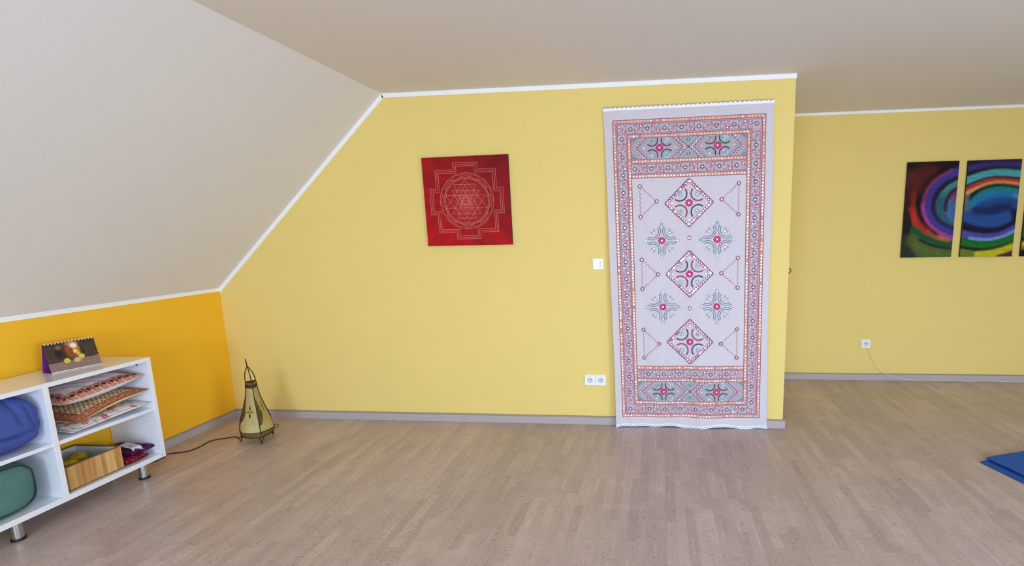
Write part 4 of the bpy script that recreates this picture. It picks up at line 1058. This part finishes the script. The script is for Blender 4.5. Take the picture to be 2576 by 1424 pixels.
def paint_brown(U, V):
    c = np.tile(lin((226, 216, 222)), (len(U), 1)); m, d_ = band_mask(U, V, -.001, .052)
    ter = mix_noise(U, V, (188, 118, 96), (206, 150, 128), 140, 110); c[m] = ter[m]
    # dark blossoms along the border
    al = np.where(np.minimum(U, 1-U)*CW < np.minimum(V, 1-V)*CD, V*CD, U*CW); fr = (al/.042) % 1-.5
    fl = m & (np.hypot(fr*.042*1.0, (d_-.027)*1.25) < .0125+.0022*np.sin(np.arctan2(d_-.027, fr*.042)*7)); c[fl] = lin((78, 34, 38))
    l2 = m & (np.abs(np.abs(fr)-.46) < .05) & (np.abs(d_-.027) < .018); c[l2] = lin((132, 62, 52))
    l3 = m & (np.abs(fr*.042+.6*(d_-.027)) < .0022) & ~fl; c[l3] = lin((232, 196, 178))
    e = m & ((d_ > .049)); c[e] = lin((112, 66, 66)); return c
def paint_bud(U, V):
    c = np.tile(lin((232, 214, 170)), (len(U), 1))
    row = np.floor(V*CD/.0165); fu = ((U*CW/.024+.5*(row % 2)) % 1-.5)*.024; fv = ((V*CD/.0165) % 1-.5)*.0165
    k = tri_motif(fu, -fv, .0078, .0056); c[k] = lin((112, 56, 44))
    m, d_ = band_mask(U, V, -.001, .050); ter = mix_noise(U, V, (172, 96, 66), (190, 122, 84), 180, 120); c[m] = ter[m]
    al = np.where(np.minimum(U, 1-U)*CW < np.minimum(V, 1-V)*CD, V*CD, U*CW); fr = ((al/.044) % 1-.5)*.044; r = np.hypot(fr, d_-.027)
    c[m & (r < .0145) & (r > .0105)] = lin((150, 34, 36)); c[m & (r < .0105)] = lin((226, 168, 140)); c[m & (r < .0072)] = lin((168, 44, 44)); c[m & (r < .0035)] = lin((240, 200, 180))
    c[m & ((d_ > .046) | (d_ < .005))] = lin((128, 72, 46)); return c
def paint_flor(U, V):
    c = np.tile(lin((228, 224, 228)), (len(U), 1)); r_ = np.random.RandomState(2)
    for _ in range(75):
        u0, v0 = r_.uniform(.02, .98), r_.uniform(.02, .98); du, dv = (U-u0)*CW, (V-v0)*CD; r = np.hypot(du, dv); th = np.arctan2(dv, du)
        k = r_.rand()
        if k < .30: m = r < .019*(.75+.3*np.cos(6*th+k*9)); c[m] = lin((196, 66, 104)); c[m & (r < .006)] = lin((230, 170, 180))
        elif k < .72:
            a = r_.uniform(0, PI); x_ = du*math.cos(a)+dv*math.sin(a); y_ = -du*math.sin(a)+dv*math.cos(a); m = (np.abs(y_-.006*np.sin(x_*160)) < .0032) & (np.abs(x_) < .026); c[m] = lin((104, 128, 106))
        else:
            m = (np.abs(r-.011) < .0016) & (th > -2); c[m] = lin((150, 84, 116))
    m, d_ = band_mask(U, V, .006, .0085); c[m] = lin((110, 100, 112)); return c
g_ = 'cushions stacked in the right shelf compartment'
def Q(fl, fr, xf, xb, sk=.0): return [(xf, fl), (xf+sk, fr), (xb, fr-.002), (xb, fl-.004)]
cushion('cushion', 'flat white cushion with pink and green flowers, bottom of the stack', Q(-1.424, -.983, -3.172, -3.495), lambda u, v: .456+.022*u, .030, .020, paint_flor, group=g_)
cushion('cushion', 'flat cream cushion with rows of brown buds, middle of the stack', Q(-1.392, -.984, -3.172, -3.495), lambda u, v: .503+.062*u+.012*math.sin(PI*u)+.010*v*(1-.6*u), .026, .036, paint_bud, group=g_, under=(232, 214, 160))
cushion('cushion', 'flat white cushion with a brown blossom border, top of the stack', Q(-1.437, -.996, -3.180, -3.495), lambda u, v: .624+.036*u-.006*math.sin(PI*u)+.010*v, .050, .046, paint_brown, group=g_, under=(226, 222, 232))

def blob(name, c, r, e, m, bump=None, nu=72, nv=48, smooth=True):
    """superellipsoid with an optional displacement"""
    vs = []; fs = []
    sp = lambda x, p: math.copysign(abs(x)**p, x)
    for j in range(nv+1):
        ph = -PI/2+PI*j/nv
        for i in range(nu):
            th = 2*PI*i/nu
            n = (sp(math.cos(ph), e[1])*sp(math.cos(th), e[0]), sp(math.cos(ph), e[1])*sp(math.sin(th), e[0]), sp(math.sin(ph), e[1]))
            k = 1+(bump(th, ph, n) if bump else 0)
            vs.append((c[0]+r[0]*n[0]*k, c[1]+r[1]*n[1]*k, c[2]+r[2]*n[2]*k))
    for j in range(nv):
        for i in range(nu): fs.append((j*nu+i, j*nu+(i+1) % nu, (j+1)*nu+(i+1) % nu, (j+1)*nu+i))
    o = link_mesh(name, [(a-c[0], b-c[1], d_-c[2]) for a, b, d_ in vs], fs, m, None, None, smooth); o.location = c
    return o
def blue_b(th, ph, n):
    x, y, z = n
    k = .0
    if x > 0:                                           # folded-in crease across the front, reaching most of the way
        depth = 1/(1+math.exp(-(.70-y)*18))
        k -= .26*math.exp(-((z+.04*math.sin(2.5*y)+.38)/.045)**2)*depth*min(1, x*1.3)
        k += .035*math.exp(-((z+.20)/.12)**2)*depth*x
        k -= .04*math.exp(-((z-.28+.5*y)/.05)**2)*depth*x*(y < .2)
        k -= .05*math.exp(-((y-.62+.12*z)/.045)**2)*(z > -.1)*x
        k -= .03*math.exp(-((y-.80+.10*z)/.03)**2)*(abs(z-.1) < .5)
    k += .012*math.sin(5*y+3*z)+.008*math.sin(13*z+4*y)
    return k
b_ = blob('meditation_cushion', (-3.328, -1.777, .5895), (.156, .251, .1475), (.30, .66), M['blue_cloth'], blue_b, 140, 100)
tag(b_, 'round blue meditation cushion creased across the front, upper left compartment', 'cushion')
grn = thing('bolster_cushion', 'dark green rounded cushion with piping in the lower left compartment', 'cushion', (-3.335, -1.80, .268))
def green_b(th, ph, n):
    x, y, z = n
    return .010*math.sin(7*y+2*z)-.06*math.exp(-((y+.15)/.05)**2-((z+.35)/.10)**2)*(x > 0)-.025*math.exp(-((z-.45-.25*y)/.035)**2)*(x > 0)*(y > .1)
o = blob('cushion_body', (-3.335, -1.80, .268), (.152, .214, .130), (.42, .50), M['green_cloth'], green_b, 120, 80); o.parent = grn; o.location = (0, 0, 0)
mb = MB(); pts = []; XQ = .80; ZM = math.sin(math.acos(XQ**2))**.5
for k in range(72):
    a = 2*PI*k/72; z = ZM*math.copysign(abs(math.sin(a))**.62, math.sin(a)); ph = math.asin(min(1, abs(z)**2)); cph = math.cos(ph)**.5
    ct = min(1, XQ/cph)**(1/.42); y = math.copysign(math.sin(math.acos(ct))**.42*cph, math.cos(a))
    pts.append((XQ*.152+.002, y*.216, z*.132))
mb.tube(pts, .0048, 8, 0, True); mb.build('piping', M['green_pipe'], grn, True)

# wooden box with wool balls ------------------------------------------------
BZ = .1355; bx0, bx1, by0, by1, bz1 = -3.50, -3.196, -1.468, -1.186, .277
boxr = thing('wooden_box', 'open box faced with light wood strips in the lower right compartment', 'box', ((bx0+bx1)/2, (by0+by1)/2, BZ))
mb = MB(); t_ = .008
mb.box(bx1-t_, bx1, by0, by1, BZ+.008, bz1-.005); mb.box(bx0, bx0+t_, by0, by1, BZ+.008, bz1-.005); mb.box(bx0+t_, bx1-t_, by0, by0+t_, BZ+.008, bz1-.005); mb.box(bx0+t_, bx1-t_, by1-t_, by1, BZ+.008, bz1-.005)
part(mb, 'wood_sides', M['bamboo'], boxr)
mb = MB(); mb.box(bx0-.001, bx1+.001, by0-.001, by1+.001, BZ, BZ+.008)
for a in ((bx1-t_-.001, bx1+.001, by0-.001, by1+.001), (bx0-.001, bx0+t_+.001, by0-.001, by1+.001), (bx0+t_, bx1-t_, by0-.001, by0+t_+.001), (bx0+t_, bx1-t_, by1-t_-.001, by1+.001)): mb.box(*a, bz1-.005, bz1)
part(mb, 'rim', M['box_rim'], boxr)
mb = MB(); u_ = .002
mb.box(bx1-t_-u_, bx1-t_, by0+t_, by1-t_, BZ+.008, bz1-.006); mb.box(bx0+t_, bx0+t_+u_, by0+t_, by1-t_, BZ+.008, bz1-.006); mb.box(bx0+t_, bx1-t_, by0+t_, by0+t_+u_, BZ+.008, bz1-.006); mb.box(bx0+t_, bx1-t_, by1-t_-u_, by1-t_, BZ+.008, bz1-.006)
mb.box(bx0+t_, bx1-t_, by0+t_, by1-t_, BZ+.008, BZ+.010); part(mb, 'lining', M['lining'], boxr)
def spiky(th, ph, n): return .10*math.sin(18*th)*math.sin(15*ph)+.06*math.sin(37*th+3*ph)*math.cos(ph)
for (p, r, lab) in (((-3.258, -1.409, .242), .043, 'fuzzy yellow wool ball at the left in the wooden box'), ((-3.318, -1.325, .238), .043, 'fuzzy yellow wool ball at the right in the wooden box')):
    tag(blob('wool_ball', p, (r, r, r), (1, 1), M['pompom'], spiky, 150, 100, True), lab, 'pompom', 'yellow wool balls in the wooden box')
bd = blob('tissue_pad', (-3.285, -1.370, .1715), (.066, .082, .0245), (.8, .8), M['grey_fluff'], lambda th, ph, n: .02*math.sin(7*th+3*ph), 60, 40)
tag(bd, 'greyish tissue pad under the yellow wool balls in the wooden box', 'tissue')
fl = blob('crumpled_tissue', (-3.420, -1.238, .200), (.046, .040, .046), (1, 1), M['grey_fluff'], lambda th, ph, n: .10*math.sin(5*th+3*ph)+.07*math.sin(11*ph+4*th)+.04*math.sin(19*th), 90, 60)
tag(fl, 'greyish white crumpled tissue heap behind the wool balls in the wooden box', 'tissue')

# folded purple bag ------------------------------------------------------------
bag = thing('folded_bag', 'folded dark red and purple patterned cloth bag beside the wooden box', 'bag', (-3.28, -1.07, BZ))
def bag_paint(U, V, fr):
    n = np.sin(U*31+4*np.sin(V*17))*np.sin(V*27+3*np.sin(U*15))
    c = np.where((n > .35)[:, None], np.array(lin((150, 26, 64))), np.array(lin((46, 16, 56))))
    c = np.where((np.abs(n-.30) < .06)[:, None], np.array(lin((196, 84, 124))), c)
    return np.where((n < -.5)[:, None], np.array(lin((150, 22, 48))), c)
def slab(name, quad, z0, z1, seed, paint, mname, n=48):
    """soft folded layer"""
    vs = []; cols = []; fs = []
    for side in (1, -1):
        n0 = len(vs)
        for j in range(n+1):
            for i in range(n+1):
                u, v = i/n, j/n
                a = Vector(quad[0]).lerp(Vector(quad[1]), u); b = Vector(quad[3]).lerp(Vector(quad[2]), u); p = a.lerp(b, v)
                h = ((1-abs(2*u-1)**6)*(1-abs(2*v-1)**6)); h = max(0, h)**.5
                w = .004*math.sin(9*u+seed)*math.sin(7*v+seed*2)+.002*math.sin(23*u+11*v)
                vs.append((p.x, p.y, (z0+z1)/2+side*h*(z1-z0)/2+w*(side > 0)))
        for j in range(n):
            for i in range(n):
                a = n0+j*(n+1)+i; f = (a, a+1, a+n+2, a+n+1); fs.append(f if side < 0 else f[::-1])
    U = np.array([i/n for j in range(n+1) for i in range(n+1)]*2); V = np.array([j/n for j in range(n+1) for i in range(n+1)]*2)
    o = link_mesh(name, vs, fs, M['print'], None, None, True); set_col(o, paint(U, V, 0)); return o
def red_paint2(U, V, fr): return bag_paint(U, V, fr)*np.array([1.25, .9, .7])
def plum_paint(U, V, fr): return bag_paint(U*1.4, V*.8, fr)*np.array([.42, .6, 1.0])
for k, (q, z0, z1, pf) in enumerate((([(-3.183, -1.174), (-3.190, -1.035), (-3.45, -1.010), (-3.45, -1.172)], BZ+.001, BZ+.036, red_paint2),
                                 ([(-3.205, -1.120), (-3.200, -.985), (-3.46, -.984), (-3.46, -1.165)], BZ+.032, BZ+.074, plum_paint))):
    o = slab('cloth_fold', q, z0, z1, k*1.7+1, pf, 'print'); reparent(o, bag)
mb = MB()
lb = [(-3.208, -1.106), (-3.206, -1.050), (-3.37, -1.004), (-3.37, -1.066)]
n = 10
for j in range(n):
    for i in range(n):
        def lp(u, v):
            a = Vector(lb[0]).lerp(Vector(lb[1]), u); b = Vector(lb[3]).lerp(Vector(lb[2]), u); p = a.lerp(b, v); return (p.x, p.y, BZ+.0795-.022*max(0, 1-v*5)**1.5)
        mb.add([lp(i/n, j/n), lp((i+1)/n, j/n), lp((i+1)/n, (j+1)/n), lp(i/n, (j+1)/n)], [(0, 1, 2, 3)])
mb.box(-3.285, -3.280, -1.070, -1.050, BZ+.080, BZ+.0808, 1)
part(mb, 'label_strip', [M['white_paper'], M['rubber']], bag)

# tent calendar ---------------------------------------------------------------
cal = thing('tent_calendar', 'small tent calendar with a golden statue head photo on top of the shelf', 'calendar', (-3.36, -1.225, .763))
fl_, fr_ = Vector((-3.348, -1.342, .764)), Vector((-3.294, -1.127, .764))
ax = (fr_-fl_); ax.normalize(); bk = Vector((-ax.y, ax.x, 0)); bk = bk if bk.x < 0 else -bk
tl_ = fl_+bk*.042+Vector((0, 0, .160)); tr_ = fr_+bk*.042+Vector((0, 0, .160)); bl_ = fl_+bk*.088; br_ = fr_+bk*.088
def cal_paint(U, V):
    S_ = []
    c = np.tile(np.array(lin((46, 34, 28))), (len(U), 1))
    dx, dy = (U-.53)*1.45, V-.36; th = np.arctan2(dy, dx); r = np.hypot(dx, dy)
    st = (np.sin(th*74+2.5*np.sin(th*9)) > .45) & (r > .30); c[st] = lin((98, 76, 54))
    c[(V < .12)] = lin((60, 34, 36))
    def blobc(u, v, ru, rv, col, s=1.):
        nonlocal c
        w = np.exp(-(np.hypot((U-u)/ru, (V-v)/rv))**4)[:, None]*s; c = c*(1-w)+np.array(lin(col))*w
    blobc(.255, .37, .09, .20, (14, 12, 16)); blobc(.36, .34, .08, .26, (60, 34, 20)); blobc(.27, .17, .06, .08, (150, 112, 60), .7)
    blobc(.52, .32, .130, .29, (168, 94, 42)); blobc(.53, .09, .13, .06, (182, 124, 76)); blobc(.60, .34, .06, .20, (206, 134, 66))
    blobc(.50, .36, .085, .20, (150, 76, 32)); blobc(.56, .165, .07, .09, (250, 232, 180)); blobc(.567, .37, .038, .10, (244, 214, 140)); blobc(.60, .47, .05, .06, (226, 172, 96)); blobc(.475, .40, .03, .10, (120, 58, 26), .6)
    for uu in (.49, .60):
        w = (np.abs(U-uu) < .035) & (np.abs(V-.30-.3*(U-uu)**2*40) < .014); c[w] = lin((90, 44, 20))
    w = (np.abs(U-.545) < .03) & (np.abs(V-.475) < .014); c[w] = lin((120, 44, 26))
    blobc(.54, .58, .08, .06, (118, 60, 30)); blobc(.56, .66, .06, .06, (232, 190, 138))
    tb = V > .69-.05*U; g = .5+.5*np.sin(V*95+6*U+3*np.sin(U*9)); tab = np.array(lin((118, 92, 82)))[None]*(1-g[:, None])+np.array(lin((158, 128, 116)))[None]*g[:, None]
    c[tb] = tab[tb]
    blobc(.56, .71, .07, .05, (222, 182, 140))
    for (u, v) in ((.356, .66), (.659, .585)):
        w = np.hypot((U-u)*1.42, V-v) < .083+.008*np.sin(np.arctan2(V-v, (U-u)*1.42)*11); c[w] = lin((214, 204, 52)); w = np.hypot((U-u)*1.42, V-v-.01) < .022; c[w] = lin((150, 138, 24))
    c[V > .965] = lin((236, 214, 214)); return c
nx_, ny_ = 120, 84
vs, fs = grid(nx_, ny_, lambda u, v: tuple(tl_.lerp(tr_, u).lerp(fl_.lerp(fr_, u), v)))
n0 = len(vs); th_ = bk*.0016
fs = [f[::-1] for f in fs]
vs += [tuple(v+th_) for v in (tl_, tr_, fr_, fl_)]; a_ = [0, nx_, (ny_+1)*(nx_+1)-1, ny_*(nx_+1)]
sf = [(a_[i], n0+i, n0+(i+1) % 4, a_[(i+1) % 4]) for i in range(4)]+[(n0, n0+3, n0+2, n0+1)]
pg = link_mesh('photo_page', vs, fs+sf, [M['paper'], M['purple_card']], [0]*len(fs)+[1]*len(sf))
U = np.array([i/nx_ for j in range(ny_+1) for i in range(nx_+1)]); V = np.array([j/ny_ for j in range(ny_+1) for i in range(nx_+1)])
set_col(pg, np.vstack([cal_paint(U, V), np.tile(lin((120, 40, 130)), (4, 1))])); reparent(pg, cal); pg['label'] = 'photo of a golden statue head with two yellow flowers'
mb = MB(); q = [tl_+th_*1.2, tr_+th_*1.2, br_, bl_]; q2 = [v+bk*.0016 for v in q]
mb.add(q+q2, [(0, 1, 2, 3), (7, 6, 5, 4), (0, 4, 5, 1), (1, 5, 6, 2), (2, 6, 7, 3), (3, 7, 4, 0)])
q = [fl_+th_*1.2, bl_, br_, fr_+th_*1.2]; mb.add(q, [(0, 1, 2, 3)])
q = [tl_+th_, fl_+th_, bl_]; q3 = [tl_+th_+ax*.001, fl_+th_+ax*.001, bl_+ax*.001]
part(mb, 'card_stand', M['purple_card'], cal)
mb = MB()
for k in range(15):
    p = tl_.lerp(tr_, (k+.6)/15.2)
    for dd in (-.0022, .0022): mb.tube([p+ax*dd+(-bk*.0045*math.cos(t)+Vector((0, 0, 1))*(.0052*math.sin(t)-.001)) for t in [2*PI*i/10 for i in range(10)]], .0009, 5, 0, True)
part(mb, 'wire_binding', M['white_trim'], cal)

# folded blue mat ---------------------------------------------------------------
E1 = Vector((.94, .342, 0)).normalized(); E2 = Vector((.29, -.957, 0)).normalized(); O_ = Vector((2.038, -.508, 0))
tm = .0105; Lm = .78; Wm = .66
sec = []      # centre line of the sheet: bottom layer, fold, top layer (distance along E1, height)
for i in range(15): sec.append((Lm*i/14, tm/2+.0005))
for i in range(1, 8): a = -PI/2+PI*i/8; sec.append((Lm+.0085*math.cos(a), .0142+.0085*math.sin(a)))
for i in range(15): f = i/14; sec.append((Lm-(Lm-.047)*f, .0228-.0052*0+.003*math.sin(PI*f)))
def off_sec(s_):
    out = []
    for i, (x, z) in enumerate(sec):
        a = sec[max(0, i-1)]; b = sec[min(len(sec)-1, i+1)]; dx, dz = b[0]-a[0], b[1]-a[1]; l = math.hypot(dx, dz)
        out.append((x-dz/l*s_*tm/2*.96, z+dx/l*s_*tm/2*.96))
    return out
A_ = off_sec(1); B_ = off_sec(-1); m0, m1 = len(A_), len(B_)
loop = A_+[(sec[-1][0]-.003, sec[-1][1]+.002), (sec[-1][0]-.003, sec[-1][1]-.002)]+B_[::-1]+[(sec[0][0]-.003, sec[0][1]-.002), (sec[0][0]-.003, sec[0][1]+.002)]
vs = []; fs = []; K = len(loop); NWm = 24
for j in range(NWm+1):
    w = Wm*j/NWm
    for x, z in loop:
        top = 1 if z > .013 else 0
        skew = (.006*math.sin(w*7)*top)
        p = O_+E1*(x+skew)+E2*(w-.004*top); vs.append((p.x, p.y, max(z, .0003)+.0012*math.sin(11*w+9*x)*top))
for j in range(NWm):
    for i in range(K): fs.append((j*K+i, j*K+(i+1) % K, (j+1)*K+(i+1) % K, (j+1)*K+i))
nA = m0
for j, rev in ((0, False), (NWm, True)):   # cap the ends strip by strip
    for i in range(m0-1):
        f = (j*K+i, j*K+i+1, j*K+(K-3-(i+1)), j*K+(K-3-i)); fs.append(f if not rev else f[::-1])
ym = link_mesh('yoga_mat', vs, fs, M['mat_blue']); ym.data.transform(Matrix.Translation(-O_)); ym.location = O_
tag(ym, 'blue mat folded double on the cork floor at the right edge', 'mat')

# ------------------------------------------------------------------ daylight through the gable windows
def area(name, loc, rot, sx, sy, e, c):
    l = bpy.data.lights.new(name, 'AREA'); l.shape = 'RECTANGLE'; l.size = sx; l.size_y = sy; l.energy = e; l.color = c
    o = bpy.data.objects.new(name, l); COL.objects.link(o); o.location = loc; o.rotation_euler = rot; return o
for i, (a, b, z0, z1) in enumerate(WINS):
    area('window_and_fill_light', ((a+b)/2, YF-.02, (z0+z1)/2), (PI/2, 0, 0), b-a-.1, z1-z0-.1, EN[i]*(b-a)*(z1-z0), DAY)
# added frame and fill light on the closed right slope, brightening the left side
sd = Vector((XK-XR, 0, HK-HC)).normalized(); sn = Vector((sd.z, 0, -sd.x)); sn = sn if sn.z < 0 else -sn
def slope_pt(a, y, o): return Vector((XR, 0, HC))+sd*a+Vector((0, y, 0))+sn*o
mb = MB(); A0, A1, Y0, Y1 = .95, 1.90, -6.0, -4.0
for (a0, a1, y0, y1) in ((A0-.06, A0, Y0-.06, Y1+.06), (A1, A1+.06, Y0-.06, Y1+.06), (A0, A1, Y0-.06, Y0), (A0, A1, Y1, Y1+.06)):
    c = [slope_pt(a, y, o) for o in (.001, .03) for a, y in ((a0, y0), (a1, y0), (a1, y1), (a0, y1))]
    mb.add(c, [(0, 3, 2, 1), (4, 5, 6, 7), (0, 1, 5, 4), (1, 2, 6, 5), (2, 3, 7, 6), (3, 0, 4, 7)])
struct(mb.build('window_4', M['white_trim']))
al = area('window_and_fill_light', slope_pt((A0+A1)/2, (Y0+Y1)/2, .02), (0, 0, 0), A1-A0, Y1-Y0, ENR, DAY)  # added fill light, no real opening behind it
al.rotation_euler = Matrix((sd, Vector((0, 1, 0)), -sn)).transposed().to_euler() if sd.cross(Vector((0, 1, 0))).dot(-sn) > 0 else Matrix((sd, Vector((0, -1, 0)), -sn)).transposed().to_euler()

wd = bpy.data.worlds.new('world'); sc.world = wd; wd.use_nodes = True
nt = wd.node_tree; bg = nt.nodes['Background']
sky = nt.nodes.new('ShaderNodeTexSky'); sky.sky_type = 'NISHITA'; sky.sun_elevation = math.radians(38); sky.sun_rotation = math.radians(20); sky.sun_disc = False
nt.links.new(sky.outputs['Color'], bg.inputs['Color']); bg.inputs['Strength'].default_value = .25

# ------------------------------------------------------------------ camera
cam = bpy.data.cameras.new('camera'); co = bpy.data.objects.new('camera', cam); COL.objects.link(co)
F_, CXP, CYP = 1270.589, 1520.80, 781.89
yaw, pitch, roll = .1041, -.1593, -.0185
cy_, sy_, cp_, sp_, cr_, sr_ = math.cos(yaw), math.sin(yaw), math.cos(pitch), math.sin(pitch), math.cos(roll), math.sin(roll)
f_ = Vector((-sy_*cp_, cy_*cp_, sp_)); r0 = Vector((cy_, sy_, 0)); u0 = r0.cross(f_)
r_ = cr_*r0+sr_*u0; u_ = -sr_*r0+cr_*u0
co.matrix_world = Matrix(((r_.x, u_.x, -f_.x, 0), (r_.y, u_.y, -f_.y, -3.7345), (r_.z, u_.z, -f_.z, 1.5), (0, 0, 0, 1)))
cam.sensor_fit = 'HORIZONTAL'; cam.sensor_width = 36; cam.lens = F_/2576*36
cam.shift_x = (1288-CXP)/2576; cam.shift_y = (CYP-712)/2576
cam.clip_start = .05; cam.clip_end = 60
sc.camera = co
sc.view_settings.view_transform = 'Standard'; sc.view_settings.look = 'None'; sc.view_settings.gamma = 1.0
sc.view_settings.use_curve_mapping = False; sc.view_settings.exposure = EXPO
sc.cycles.max_bounces = 12; sc.cycles.diffuse_bounces = 8
sc.cycles.use_denoising = True
